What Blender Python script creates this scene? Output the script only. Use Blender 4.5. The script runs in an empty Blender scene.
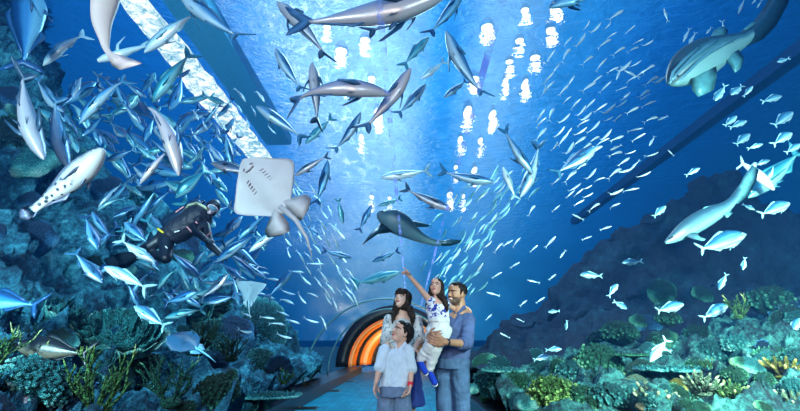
import bpy, bmesh, math, random
import numpy as np
from mathutils import Vector, Matrix, noise as mnoise
from mathutils.bvhtree import BVHTree
PI = math.pi
random.seed(7)
SC = bpy.context.scene
COL = SC.collection

# ------------------------------------------------------------------ camera
CAM = Vector((0, 0, 1.15)); FP = 480.0
YAW, PITCH = math.radians(1.2), math.radians(16.2)
FW = Vector((-math.sin(YAW)*math.cos(PITCH), math.cos(YAW)*math.cos(PITCH), math.sin(PITCH)))
RT = Vector((math.cos(YAW), math.sin(YAW), 0))
UP = RT.cross(FW)
cd = bpy.data.cameras.new('camera'); cd.sensor_width = 36; cd.lens = FP/800*36
cd.clip_start = .05; cd.clip_end = 2000
co = bpy.data.objects.new('camera', cd); COL.objects.link(co)
co.matrix_world = Matrix((( RT.x, UP.x, -FW.x, CAM.x), (RT.y, UP.y, -FW.y, CAM.y), (RT.z, UP.z, -FW.z, CAM.z), (0, 0, 0, 1)))
SC.camera = co

def ray(px, py):
    return FW + RT*((px-400)/FP) + UP*((205.5-py)/FP)
def P(px, py, Y):
    "the place at distance Y up the tunnel that the camera sees at this pixel"
    d = ray(px, py)
    return CAM + d*(Y/d.y)

# ------------------------------------------------------------------ object helpers
def link(name, me, m=None, parent=None):
    o = bpy.data.objects.new(name, me); COL.objects.link(o)
    if m is not None and me is not None:
        for x in (m if isinstance(m, (list, tuple)) else [m]): me.materials.append(x)
    if parent is not None: o.parent = parent
    return o
def mesh(name, v, f, smooth=True):
    me = bpy.data.meshes.new(name); me.from_pydata([tuple(p) for p in v], [], f)
    if smooth: me.polygons.foreach_set('use_smooth', [True]*len(me.polygons))
    me.update(); return me
def empty(name, loc=(0, 0, 0)):
    o = bpy.data.objects.new(name, None); COL.objects.link(o); o.location = loc; o.empty_display_size = .1
    return o
def tag(o, label, cat, group=None, kind=None):
    o['label'] = label; o['category'] = cat
    if group: o['group'] = group
    if kind: o['kind'] = kind
    return o
def struct(o, label=None):
    o['kind'] = 'structure'
    if label: o['label'] = label
    return o

# ------------------------------------------------------------------ geometry helpers
class G:
    def __init__(s): s.v = []; s.f = []; s.mi = []
    def add(s, v, f, m=0):
        b = len(s.v); s.v += [Vector(p) for p in v]; s.f += [tuple(i+b for i in q) for q in f]; s.mi += [m]*len(f)
    def box(s, x0, x1, y0, y1, z0, z1, m=0):
        v = [(x, y, z) for x in (x0, x1) for y in (y0, y1) for z in (z0, z1)]
        s.add(v, [(0,1,3,2),(4,6,7,5),(0,4,5,1),(2,3,7,6),(0,2,6,4),(1,5,7,3)], m)
    def rings(s, rings, closed=False, caps=True, m=0):
        n = len(rings[0]); v = [p for r in rings for p in r]; f = []
        k = len(rings)
        for i in range(k if closed else k-1):
            a = i*n; b = ((i+1) % k)*n
            for j in range(n):
                j2 = (j+1) % n; f.append((a+j, a+j2, b+j2, b+j))
        if caps and not closed:
            f.append(tuple(range(n-1, -1, -1))); f.append(tuple((k-1)*n+j for j in range(n)))
        s.add(v, f, m)
    def tube(s, pts, rad, n=8, m=0, caps=True):
        pts = [Vector(p) for p in pts]
        if not isinstance(rad, (list, tuple)): rad = [rad]*len(pts)
        rr = []; ref = None
        for i, p in enumerate(pts):
            t = (pts[min(i+1, len(pts)-1)]-pts[max(i-1, 0)]).normalized()
            if ref is None: ref = t.orthogonal().normalized()
            a = (ref - t*ref.dot(t));  a = a.normalized() if a.length > 1e-5 else t.orthogonal().normalized()
            ref = a; b = t.cross(a)
            rr.append([p+(a*math.cos(2*PI*j/n)+b*math.sin(2*PI*j/n))*rad[i] for j in range(n)])
        s.rings(rr, caps=caps, m=m)
    def fin(s, st, nrm, th, m=0):
        "st: (leading point, trailing point) pairs; a lens-shaped closed blade"
        nrm = Vector(nrm).normalized(); rr = []
        for i, (a, b) in enumerate(st):
            a = Vector(a); b = Vector(b); c = a*.6+b*.4; t = th*(1-.75*i/max(1, len(st)-1))
            rr.append([a, c+nrm*t, b, c-nrm*t])
        s.rings(rr, m=m)
    def ell(s, c, r, n=12, k=8, rot=None, m=0):
        c = Vector(c); rr = []
        for i in range(k+1):
            ph = PI*(i+.02)/(k+.04); q = []
            for j in range(n):
                a = 2*PI*j/n
                p = Vector((r[0]*math.sin(ph)*math.cos(a), r[1]*math.sin(ph)*math.sin(a), r[2]*math.cos(ph)))
                q.append(c + (rot @ p if rot is not None else p))
            rr.append(q)
        s.rings(rr[::-1], m=m)
    def cone(s, a, b, ra, rb, n=12, m=0, rounded=True, sq=1.0, sqdir=None):
        "capsule between a and b; sq flattens it along sqdir"
        a = Vector(a); b = Vector(b); t = (b-a); L = t.length; t = t.normalized()
        u = (Vector(sqdir) - t*Vector(sqdir).dot(t)).normalized() if sqdir is not None else t.orthogonal().normalized()
        w = t.cross(u); rr = []
        st = []
        if rounded:
            for q in (-89, -60, -30): st.append((a + t*ra*math.sin(math.radians(q)), ra*math.cos(math.radians(q))))
        st += [(a, ra), (a+t*L*.5, (ra+rb)/2), (b, rb)]
        if rounded:
            for q in (30, 60, 89): st.append((b + t*rb*math.sin(math.radians(q)), rb*math.cos(math.radians(q))))
        for c, r in st:
            rr.append([c + u*math.cos(2*PI*j/n)*r*sq + w*math.sin(2*PI*j/n)*r for j in range(n)])
        s.rings(rr, m=m)
    def me(s, name, smooth=True):
        me = mesh(name, s.v, s.f, smooth)
        if any(s.mi): me.polygons.foreach_set('material_index', s.mi)
        return me
    def build(s, name, m=None, parent=None, smooth=True):
        return link(name, s.me(name, smooth), m, parent)

def fractal(p, s=1.0, o=4):
    return mnoise.fractal(Vector(p)*s, 1.0, 2.0, o, noise_basis='PERLIN_ORIGINAL')

# ------------------------------------------------------------------ materials
def newmat(name):
    m = bpy.data.materials.new(name); m.use_nodes = True
    nt = m.node_tree; nt.nodes.clear(); return m, nt
def N(nt, t, **kw):
    n = nt.nodes.new(t)
    for k, v in kw.items():
        if k.startswith('i_'):
            key = k[2:]; key = int(key) if key.isdigit() else key.replace('_', ' ')
            n.inputs[key].default_value = v
        else: setattr(n, k, v)
    return n
def L(nt, a, b): nt.links.new(a, b)
def ramp(nt, fac, stops, interp='LINEAR'):
    r = nt.nodes.new('ShaderNodeValToRGB'); cr = r.color_ramp; cr.interpolation = interp
    while len(cr.elements) < len(stops): cr.elements.new(.5)
    for e, (p, c) in zip(cr.elements, stops):
        e.position = p; e.color = tuple(c)+(1,) if len(c) == 3 else c
    if fac is not None: nt.links.new(fac, r.inputs[0])
    return r
def outp(nt, sh):
    o = nt.nodes.new('ShaderNodeOutputMaterial'); nt.links.new(sh, o.inputs[0]); return o
def math_(nt, op, a, b=None, c=None):
    n = nt.nodes.new('ShaderNodeMath'); n.operation = op
    for i, x in enumerate((a, b, c)):
        if x is None: continue
        if isinstance(x, (int, float)): n.inputs[i].default_value = x
        else: nt.links.new(x, n.inputs[i])
    return n.outputs[0]
def principled(nt, col=None, rough=.5, metal=0, spec=.5, bump=None, bs=.3, bd=.02, **kw):
    b = nt.nodes.new('ShaderNodeBsdfPrincipled')
    if col is not None:
        if hasattr(col, 'links'): nt.links.new(col, b.inputs['Base Color'])
        else: b.inputs['Base Color'].default_value = tuple(col)+(1,)
    b.inputs['Roughness'].default_value = rough; b.inputs['Metallic'].default_value = metal
    b.inputs['Specular IOR Level'].default_value = spec
    for k, v in kw.items(): b.inputs[k.replace('_', ' ')].default_value = v
    if bump is not None:
        bn = nt.nodes.new('ShaderNodeBump'); bn.inputs['Strength'].default_value = bs; bn.inputs['Distance'].default_value = bd
        nt.links.new(bump, bn.inputs['Height']); nt.links.new(bn.outputs[0], b.inputs['Normal'])
    return b
def noise_n(nt, scale, detail=4, rough=.6, coord='Object', dist=0):
    tc = nt.nodes.new('ShaderNodeTexCoord'); n = nt.nodes.new('ShaderNodeTexNoise')
    n.inputs['Scale'].default_value = scale; n.inputs['Detail'].default_value = detail
    n.inputs['Roughness'].default_value = rough; n.inputs['Distortion'].default_value = dist
    nt.links.new(tc.outputs[coord], n.inputs['Vector']); return n
_mc = {}
def flat(name, col, rough=.5, metal=0, var=.15, scale=30, spec=.5, bs=.2, **kw):
    "plain procedural material: colour with a little noise"
    if name in _mc: return _mc[name]
    m, nt = newmat(name); n = noise_n(nt, scale)
    c = Vector(col)
    r = ramp(nt, n.outputs['Fac'], [(.3, c*(1-var)), (.7, c*(1+var))])
    b = principled(nt, r.outputs[0], rough, metal, spec, n.outputs['Fac'], bs, .01, **kw)
    outp(nt, b.outputs[0]); _mc[name] = m; return m
# ================================================================== the water, its surface and the light above it
w = bpy.data.worlds.new('water_world'); SC.world = w; w.use_nodes = True
nt = w.node_tree; nt.nodes.clear()
tc = N(nt, 'ShaderNodeTexCoord'); sx = N(nt, 'ShaderNodeSeparateXYZ'); L(nt, tc.outputs['Generated'], sx.inputs[0])
X, Yc, Z = sx.outputs
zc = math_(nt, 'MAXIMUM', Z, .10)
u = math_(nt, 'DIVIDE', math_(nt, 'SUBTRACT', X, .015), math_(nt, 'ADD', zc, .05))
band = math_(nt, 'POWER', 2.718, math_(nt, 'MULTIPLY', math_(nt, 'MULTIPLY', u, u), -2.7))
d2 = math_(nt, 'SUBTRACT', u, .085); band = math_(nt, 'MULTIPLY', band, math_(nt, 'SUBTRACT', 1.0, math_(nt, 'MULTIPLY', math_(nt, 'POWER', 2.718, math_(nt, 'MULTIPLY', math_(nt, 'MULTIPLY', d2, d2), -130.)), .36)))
# to the right the water turns deep blue, to the left it stays lighter
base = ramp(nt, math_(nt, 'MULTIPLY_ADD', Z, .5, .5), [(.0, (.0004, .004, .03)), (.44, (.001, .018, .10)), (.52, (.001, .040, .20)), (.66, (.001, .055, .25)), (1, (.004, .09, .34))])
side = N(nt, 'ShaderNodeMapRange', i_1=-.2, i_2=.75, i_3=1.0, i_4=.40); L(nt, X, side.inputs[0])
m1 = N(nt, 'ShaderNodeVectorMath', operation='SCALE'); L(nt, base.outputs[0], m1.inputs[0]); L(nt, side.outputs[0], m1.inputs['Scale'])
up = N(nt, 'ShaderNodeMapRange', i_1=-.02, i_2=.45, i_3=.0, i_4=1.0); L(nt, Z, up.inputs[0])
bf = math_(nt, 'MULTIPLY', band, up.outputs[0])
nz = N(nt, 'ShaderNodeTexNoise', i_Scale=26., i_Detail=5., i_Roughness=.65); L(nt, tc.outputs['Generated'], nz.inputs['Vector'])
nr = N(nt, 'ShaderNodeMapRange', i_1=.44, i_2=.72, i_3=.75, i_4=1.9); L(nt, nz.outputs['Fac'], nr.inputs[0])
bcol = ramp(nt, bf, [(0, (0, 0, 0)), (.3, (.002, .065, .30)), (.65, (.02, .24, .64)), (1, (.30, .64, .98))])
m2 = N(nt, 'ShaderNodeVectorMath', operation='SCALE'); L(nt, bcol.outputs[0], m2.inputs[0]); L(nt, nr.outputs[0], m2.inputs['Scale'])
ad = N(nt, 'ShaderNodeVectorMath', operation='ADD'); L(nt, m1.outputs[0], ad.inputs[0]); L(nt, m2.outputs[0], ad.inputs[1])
# ripple sparkles painted into the world colour, left of the lamps
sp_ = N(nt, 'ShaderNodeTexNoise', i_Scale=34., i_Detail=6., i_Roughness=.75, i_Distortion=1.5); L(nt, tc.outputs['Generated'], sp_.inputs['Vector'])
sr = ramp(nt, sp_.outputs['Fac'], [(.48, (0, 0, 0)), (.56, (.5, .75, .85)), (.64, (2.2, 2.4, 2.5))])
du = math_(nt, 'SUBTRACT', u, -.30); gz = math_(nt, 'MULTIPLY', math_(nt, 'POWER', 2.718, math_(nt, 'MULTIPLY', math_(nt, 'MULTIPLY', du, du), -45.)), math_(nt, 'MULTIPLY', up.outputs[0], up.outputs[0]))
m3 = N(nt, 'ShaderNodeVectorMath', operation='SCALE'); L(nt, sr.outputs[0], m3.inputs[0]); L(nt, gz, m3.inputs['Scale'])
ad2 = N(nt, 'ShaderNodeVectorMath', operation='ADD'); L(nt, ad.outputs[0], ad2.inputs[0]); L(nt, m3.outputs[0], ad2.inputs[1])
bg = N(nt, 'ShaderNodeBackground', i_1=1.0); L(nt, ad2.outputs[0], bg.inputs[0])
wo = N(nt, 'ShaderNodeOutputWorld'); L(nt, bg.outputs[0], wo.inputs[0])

SURF = 9.0
# rippled water surface seen from below
m, nt = newmat('rippled_water')
tcn = N(nt, 'ShaderNodeTexCoord'); mp = N(nt, 'ShaderNodeMapping'); mp.inputs['Scale'].default_value = (.75, 1.25, 1)
L(nt, tcn.outputs['Object'], mp.inputs[0])
n1 = N(nt, 'ShaderNodeTexNoise', i_Scale=2.2, i_Detail=4., i_Roughness=.62, i_Distortion=.6); L(nt, mp.outputs[0], n1.inputs['Vector'])
bp = N(nt, 'ShaderNodeBump', i_Strength=1.0, i_Distance=.16); L(nt, n1.outputs['Fac'], bp.inputs['Height'])
rf = N(nt, 'ShaderNodeBsdfRefraction', i_IOR=1.06, i_Roughness=.05); L(nt, bp.outputs[0], rf.inputs['Normal'])
tr = N(nt, 'ShaderNodeBsdfTransparent'); mx = N(nt, 'ShaderNodeMixShader', i_Fac=.7)
L(nt, tr.outputs[0], mx.inputs[1]); L(nt, rf.outputs[0], mx.inputs[2]); outp(nt, mx.outputs[0])
g = G(); g.add([(-60, -12, SURF), (60, -12, SURF), (400, 900, SURF), (-400, 900, SURF)], [(3, 2, 1, 0)])
o = struct(g.build('water_surface', m), 'rippled water surface far above the tunnel'); o['label'] = 'rippled bright water surface far above the tunnel'

# rows of lamps above the water
def emis(name, col, s):
    if name in _mc: return _mc[name]
    m, nt = newmat(name); e = N(nt, 'ShaderNodeEmission', i_Strength=s); e.inputs[0].default_value = tuple(col)+(1,)
    outp(nt, e.outputs[0]); _mc[name] = m; return m
lamp_face = emis('lamp_glow', (.86, .95, 1), 6.5)
lamp_metal = flat('lamp_housing_metal', (.25, .3, .34), .4, .8)
def lamp_mesh():
    g = G(); n = 20
    g.rings([[(r*math.cos(2*PI*j/n), r*math.sin(2*PI*j/n), z) for j in range(n)] for r, z in ((.30, .0), (.33, -.02), (.36, .12), (.22, .42), (.07, .5))])
    h = g.me('housing'); g2 = G()
    g2.rings([[(r*math.cos(2*PI*j/n), r*math.sin(2*PI*j/n), z) for j in range(n)] for r, z in ((.29, -.03), (.29, -.01))])
    return h, g2.me('lens')
lh, ll = lamp_mesh(); lh.materials.append(lamp_metal); ll.materials.append(lamp_face)
LAMPZ = 11.0
lamps = []
for py in (12, 34, 58, 84, 112, 140, 168, 196):
    for px, k in ((0, 0), (1, 0), (2, 0), (3, 0), (4, 0)):
        # five rows of lamps running along the hall; rows are x offsets in metres
        d = ray(400, py); Y = (LAMPZ-CAM.z)/d.z*d.y
        lamps.append(((-2.5, -1.45, 2.65, 3.7, 4.6)[px] + random.uniform(-.15, .15), Y+random.uniform(-.5, .5)))
i = 0
for x, y in lamps:
    if random.random() < .2: continue
    r = empty('hanging_lamp', (x, y, LAMPZ))
    for nme, me_ in (('housing', lh), ('lens', ll)):
        c = bpy.data.objects.new(nme, me_); COL.objects.link(c); c.parent = r
    s = random.uniform(.42, .8)*(1.5 if y > 17.5 else 1); r.scale = (s*(.55 if y > 16.5 else .9), s*(1.9 if y > 16.5 else 1), s)  # far lamps stretched lengthwise, their shape imitates streaked glints
    left = x < 0
    tag(r, 'white lamp over the water in the %s' % ('double row nearer the skylight strip' if left else 'triple row over the swirling school'), 'lamp', 'lamps over the water, ' + ('left rows' if left else 'right rows'))

# long skylight strip and the dark beam beside it, running the length of the hall at upper left
g = G(); rr = []
for i in range(41):
    y = 4+i*.375; h_ = .12+.33*min(1, (y-4)/9); xm = -6.15+.03*fractal((0, y, 0), .5, 2)
    a_, b_ = xm-h_+.07*fractal((1, y, 0), 3.1, 4), xm+h_+.07*fractal((5, y, 3), 3.1, 4)
    rr.append([(a_, y, SURF-.5), (b_, y, SURF-.5), (b_, y, SURF-.38), (a_, y, SURF-.38)])
g.rings(rr)
m, nt = newmat('frosted_skylight'); n = noise_n(nt, 3.5, 6, .7, 'Object', .8)
r = ramp(nt, n.outputs['Fac'], [(.36, (.08, .40, .66)), (.48, (.55, .85, 1)), (.6, (1.3, 1.4, 1.4))])
e = N(nt, 'ShaderNodeEmission', i_Strength=1.0); L(nt, r.outputs[0], e.inputs[0]); outp(nt, e.outputs[0])
o = tag(g.build('skylight_strip', m, smooth=False), 'long white lit strip slanting down at upper left', 'light strip')
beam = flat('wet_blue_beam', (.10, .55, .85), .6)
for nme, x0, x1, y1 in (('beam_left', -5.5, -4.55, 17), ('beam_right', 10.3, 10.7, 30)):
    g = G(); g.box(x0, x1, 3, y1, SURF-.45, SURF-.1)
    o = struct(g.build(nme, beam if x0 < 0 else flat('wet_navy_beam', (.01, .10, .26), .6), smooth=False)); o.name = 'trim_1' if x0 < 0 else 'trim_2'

# ================================================================== the walk-through tunnel
TX, TR, CZ = -.62, 2.08, .24      # axis, radius, kerb height
def floor_mat():
    m, nt = newmat('teal_carpet_floor')
    tcn = N(nt, 'ShaderNodeTexCoord')
    mp = N(nt, 'ShaderNodeMapping'); mp.inputs['Rotation'].default_value = (0, 0, math.radians(0)); L(nt, tcn.outputs['Object'], mp.inputs[0])
    br = N(nt, 'ShaderNodeTexBrick', i_Scale=1.0); br.offset = .5
    br.inputs['Color1'].default_value = (.002, .11, .17, 1); br.inputs['Color2'].default_value = (.004, .16, .23, 1)
    br.inputs['Mortar'].default_value = (.008, .10, .17, 1); br.inputs['Mortar Size'].default_value = .012
    br.inputs['Brick Width'].default_value = .5; br.inputs['Row Height'].default_value = .125
    mp.inputs['Rotation'].default_value = (0, 0, math.radians(90))
    L(nt, mp.outputs[0], br.inputs[0])
    n = noise_n(nt, 60, 4); n2 = noise_n(nt, 2.2, 4)
    mxx = N(nt, 'ShaderNodeMix', data_type='RGBA', blend_type='OVERLAY'); mxx.inputs[0].default_value = .6
    L(nt, br.outputs[0], mxx.inputs[6]); r = ramp(nt, n2.outputs['Fac'], [(.3, (.35,)*3), (.7, (.65,)*3)]); L(nt, r.outputs[0], mxx.inputs[7])
    b = principled(nt, mxx.outputs[2], .7, 0, .08, n.outputs['Fac'], .2, .01)
    outp(nt, b.outputs[0]); return m
g = G(); g.box(TX-1.5, TX+1.72, -3, 22.0, -.05, 0)
struct(g.build('floor', floor_mat(), smooth=False), 'blue-teal tiled tunnel walkway')
dark_kerb = flat('dark_kerb_stone', (.006, .012, .022), .3, 0, .3, 8, .35)
for nme, x0, x1 in (('baseboard_left', TX-2.1, TX-1.5), ('baseboard_right', TX+1.72, TX+2.1)):
    g = G(); g.box(x0, x1, -3, 22.0, -.05, CZ-.04)
    g.box(x0-.02, x1+.02, -3, 22.0, CZ-.04, CZ)
    struct(g.build(nme, dark_kerb, smooth=False), 'dark kerb along the tunnel floor')
acr, nt = newmat('clear_acrylic')
tr = N(nt, 'ShaderNodeBsdfTransparent'); tr.inputs[0].default_value = (.985, .992, .995, 1)
gl = N(nt, 'ShaderNodeBsdfGlossy', i_Roughness=.12); gl.inputs[0].default_value = (.8, .9, 1, 1)
fr = N(nt, 'ShaderNodeFresnel', i_IOR=1.12); mx = N(nt, 'ShaderNodeMixShader')
L(nt, math_(nt, 'MINIMUM', math_(nt, 'MULTIPLY', fr.outputs[0], .12), .0015), mx.inputs[0]); L(nt, tr.outputs[0], mx.inputs[1]); L(nt, gl.outputs[0], mx.inputs[2]); outp(nt, mx.outputs[0])
def arch_ring(y, r, n=28, zs=1.0):
    return [Vector((TX - r*math.cos(PI*i/n), y, CZ + r*zs*math.sin(PI*i/n))) for i in range(n+1)]
def shell(y0, y1, r, th):
    g = G(); rr = []
    n = 28
    for y in np.linspace(y0, y1, 6):
        a = arch_ring(y, r, n); b = arch_ring(y, r+th, n)[::-1]; rr.append(a+b)
    g.rings(rr, caps=True); return g
for k, (y0, y1) in enumerate(((-3, 3.2), (3.2, 12.7), (12.7, 16.4), (16.4, 21.6))):
    g = G(); n = 28
    for i_, y in enumerate((y0, y1)): pass
    a = arch_ring(y0, TR, n); b = arch_ring(y1, TR, n)
    g.add(a+b, [(i, i+1, n+2+i, n+1+i) for i in range(n)])
    o = g.build('window_%d' % (k+1), acr); struct(o, 'clear curved acrylic tunnel panel')
rim = flat('joint_rim', (.03, .15, .2), .3, 0, .2, 20)
def rib(y, r, w_, t, mat_, nme, lab):
    g = G(); rr = []
    n = 40
    for i in range(n+1):
        a = PI*i/n; c = -math.cos(a); s_ = math.sin(a)
        rr.append([Vector((TX+c*q, yy, CZ+s_*q)) for q, yy in ((r, y), (r+t, y), (r+t, y+w_), (r, y+w_))])
    g.rings(rr); o = g.build(nme, mat_); struct(o, lab); return o
rib(12.7, TR-.03, .06, .045, rim, 'trim_3', 'thin dark joint ring between two acrylic tunnel sections')
rib(16.4, TR-.03, .07, .05, rim, 'trim_4', 'second dark joint ring further up the tunnel')
# lengthwise bonded seams of the acrylic, broken violet glints painted on by noise
seam, nt = newmat('acrylic_seam_painted_glints'); n = noise_n(nt, 5, 4, .7)
gl = N(nt, 'ShaderNodeBsdfTranslucent'); gl.inputs[0].default_value = (.55, .5, .95, 1)
tr = N(nt, 'ShaderNodeBsdfTransparent'); mx = N(nt, 'ShaderNodeMixShader')
r = ramp(nt, n.outputs['Fac'], [(.48, (.03,)*3), (.62, (.6,)*3)]); L(nt, r.outputs[0], mx.inputs[0]); L(nt, tr.outputs[0], mx.inputs[1]); L(nt, gl.outputs[0], mx.inputs[2]); outp(nt, mx.outputs[0])
for k, ang in enumerate((104.6, 115.5)):
    a = math.radians(ang); r0 = TR-.012
    g = G(); w_ = .012
    c = Vector((TX - r0*math.cos(a), 0, CZ + r0*math.sin(a))); t = Vector((math.sin(a), 0, math.cos(a)))
    nn = Vector((-math.cos(a), 0, math.sin(a)))
    g.rings([[c+t*w_+Vector((0, y, 0)), c-t*w_+Vector((0, y, 0)), c-t*w_+nn*.01+Vector((0, y, 0)), c+t*w_+nn*.01+Vector((0, y, 0))] for y in (.2, 12.7)])
    struct(g.build('trim_%d' % (5+k), seam, smooth=False), 'thin lengthwise acrylic seam with painted violet glints')

# floor vents along the left
vent = flat('vent_black', (.004, .01, .018), .4); slat = flat('vent_slat_metal', (.02, .035, .05), .35, .6)
for k, (px, py, lab) in enumerate(((311, 401, 'nearest'), (335, 386, 'middle'), (350, 377.5, 'farthest'))):
    Y = 1.15*FP/(py-345)*.985; x = (px-410)/FP*Y
    r = empty('floor_vent', (x, Y, 0))
    tag(r, 'dark rectangular floor vent beside the left kerb, %s of the three' % lab, 'floor vent', 'floor vents beside the left kerb')
    g = G(); g.box(-.24, .24, -.16, .16, 0.001, .012); g.build('tray', vent, r, False)
    g = G()
    for q in range(7): g.box(-.22, .22, -.14+q*.045, -.13+q*.045, .012, .018)
    g.build('slats', slat, r, False)

# orange-lit entrance corridor past the acrylic, bending right
org, nt = newmat('orange_gloss_panel'); n = noise_n(nt, 3, 4)
r = ramp(nt, n.outputs['Fac'], [(.3, (.75, .17, .015)), (.7, (.95, .33, .04))]); b = principled(nt, r.outputs[0], .3); outp(nt, b.outputs[0])
pale = flat('cream_stripe', (.95, .62, .35), .3)
dark = flat('corridor_dark', (.012, .012, .02), .4)
cx = lambda y: TX + .035*(y-21.6)**2
k = 0
for y, r_, dep, mt in ((21.6, 2.10, .5, org), (22.1, 2.02, .18, pale), (22.3, 1.95, .6, org), (22.95, 1.83, .15, dark), (23.1, 1.80, .55, org), (23.7, 1.66, .16, pale), (23.9, 1.62, .6, org), (24.6, 1.48, .2, dark), (24.8, 1.45, .7, org), (25.6, 1.3, .25, dark), (25.9, 1.25, .7, org)):
    g = G(); rr = []; n = 30
    for i in range(n+1):
        a = PI*i/n; c = -math.cos(a); s_ = math.sin(a)
        rr.append([Vector((cx(yy)+c*q, yy, CZ+s_*q)) for q, yy in ((r_, y), (r_+.35, y), (r_+.35, y+dep), (r_-.04, y+dep))])
    g.rings(rr); o = g.build('corridor_arch', mt); k += 1
    tag(o, '%s arch ring of the orange corridor, ring %s from the tunnel mouth' % ({'orange_gloss_panel': 'glowing orange', 'cream_stripe': 'pale cream', 'corridor_dark': 'dark'}[mt.name], ('first', 'second', 'third', 'fourth', 'fifth', 'sixth', 'seventh', 'eighth', 'ninth', 'tenth', 'eleventh')[k-1]), 'arch', 'arch rings of the orange corridor')
g = G(); g.box(-1.6, 2.2, 28.2, 28.4, -.1, 2.2); struct(g.build('wall_back', dark, smooth=False), 'dark end wall of the corridor')
g = G(); g.box(-2.5, 2.0, 22.0, 28.4, -.06, -.001)
struct(g.build('floor_corridor', flat('dark_glossy_floor', (.01, .03, .05), .15), smooth=False), 'glossy dark floor of the corridor').name = 'floor'
lt = bpy.data.lights.new('corridor_light', 'POINT'); lt.energy = 150; lt.color = (1, .62, .28); lt.shadow_soft_size = .25
lo = bpy.data.objects.new('corridor_light', lt); COL.objects.link(lo); lo.location = (cx(23)+.1, 23.0, 1.1)
lt2 = bpy.data.lights.new('corridor_light', 'POINT'); lt2.energy = 170; lt2.color = (1, .55, .2); lt2.shadow_soft_size = .25
lo = bpy.data.objects.new('corridor_light', lt2); COL.objects.link(lo); lo.location = (cx(25.2), 25.2, 1.0)
# orange entrance seen from outside, as a collar
g = G(); rr = []; n = 30
for i in range(n+1):
    a = PI*i/n; c = -math.cos(a); s_ = math.sin(a)
    rr.append([Vector((TX+c*q, yy, CZ+s_*q)) for q, yy in ((2.08, 21.55), (2.6, 21.55), (2.6, 22.2), (2.08, 22.2))])
g.rings(rr); struct(g.build('trim_7', dark), 'dark collar around the orange corridor mouth')

# sandy tank bottom
sand, nt = newmat('tank_sand'); n = noise_n(nt, 6, 6); r = ramp(nt, n.outputs['Fac'], [(.3, (.03, .10, .14)), (.7, (.08, .22, .27))])
b = principled(nt, r.outputs[0], .9, 0, .2, n.outputs['Fac'], .5, .05); outp(nt, b.outputs[0])
g = G(); g.add([(-60, -4, -.06), (TX-2.1, -4, -.06), (TX-2.1, 900, -.06), (-60, 900, -.06)], [(0, 1, 2, 3)]); g.add([(TX+2.1, -4, -.06), (60, -4, -.06), (60, 900, -.06), (TX+2.1, 900, -.06)], [(0, 1, 2, 3)])
struct(g.build('ground', sand, smooth=False), 'blue-lit sandy bottom of the tank')

# unseen fill lights, added behind the camera, beside the tunnel and overhead
def area(name, loc, target, size, e, col, spread=None):
    l = bpy.data.lights.new(name, 'AREA'); l.energy = e; l.size = size; l.color = col; l.shape = 'DISK'
    if spread: l.spread = math.radians(spread)
    o = bpy.data.objects.new(name, l); COL.objects.link(o); o.location = loc
    o.rotation_euler = (Vector(target)-Vector(loc)).to_track_quat('-Z', 'Y').to_euler(); return o
area('front_fill', (-.4, -2.2, 2.0), (.1, 4.6, 1.5), 1.1, 200, (1, .90, .80))  # added fill on the family
area('tank_fill_left', (-3.6, -3.0, 3.4), (-6.5, 8, 4.8), 1.2, 380, (.5, .8, 1), 95)  # added fill for the fish undersides, as is its right-hand twin
area('tank_fill_right', (3.4, -3.0, 3.2), (6, 8, 3.6), 1.2, 340, (.5, .82, 1), 95)
area('reef_fill_left', (-3.4, 1.0, 2.6), (-4.4, 5.5, .2), .6, 170, (.45, .9, 1), 110)  # added to brighten the reef, likewise on the right
area('reef_fill_right', (3.2, .8, 3.0), (4.8, 6.0, .0), .6, 900, (.68, 1, .85), 105)
area('top_fill', (-.5, 11, 8.6), (-.5, 9, 0), 5, 1300, (.40, .75, 1))  # broad fill added just under the surface
SC.view_settings.view_transform = 'Standard'; SC.view_settings.look = 'None'; SC.view_settings.gamma = 1
SC.view_settings.exposure = 0.0; SC.view_settings.use_curve_mapping = False
SC.cycles.max_bounces = 6; SC.cycles.transparent_max_bounces = 16; SC.cycles.diffuse_bounces = 2; SC.cycles.glossy_bounces = 2
SC.cycles.transmission_bounces = 3; SC.cycles.caustics_reflective = False; SC.cycles.sample_clamp_indirect = 4
# ================================================================== people
def fuse(g, name, vox=.006, smooth=3, wr=0.0, wsc=9, seed=0):
    me = g.me('tmp'); o = bpy.data.objects.new('tmp', me); COL.objects.link(o)
    md = o.modifiers.new('r', 'REMESH'); md.mode = 'VOXEL'; md.voxel_size = vox; md.use_smooth_shade = True
    if smooth:
        sm = o.modifiers.new('s', 'SMOOTH'); sm.iterations = smooth; sm.factor = .5
    dg = bpy.context.evaluated_depsgraph_get(); dg.update()
    m2 = bpy.data.meshes.new_from_object(o.evaluated_get(dg)); bpy.data.objects.remove(o); m2.name = name
    if wr:
        for v in m2.vertices:
            q = v.co*wsc + Vector((seed, 0, 0)); f = abs(mnoise.noise(q+Vector((0, 0, mnoise.noise(q*.5)*2))))
            v.co += v.normal*(f-.25)*wr
        m2.update()
    m2.polygons.foreach_set('use_smooth', [True]*len(m2.polygons))
    return m2
def skinmat(name, c): 
    m, nt = newmat(name); n = noise_n(nt, 25, 3); r = ramp(nt, n.outputs['Fac'], [(.3, Vector(c)*.9), (.7, Vector(c)*1.08)])
    b = principled(nt, r.outputs[0], .45, 0, .4, n.outputs['Fac'], .05, .003); b.inputs['Subsurface Weight'].default_value = .08; b.inputs['Subsurface Radius'].default_value = (.02, .008, .004); outp(nt, b.outputs[0]); return m
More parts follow.
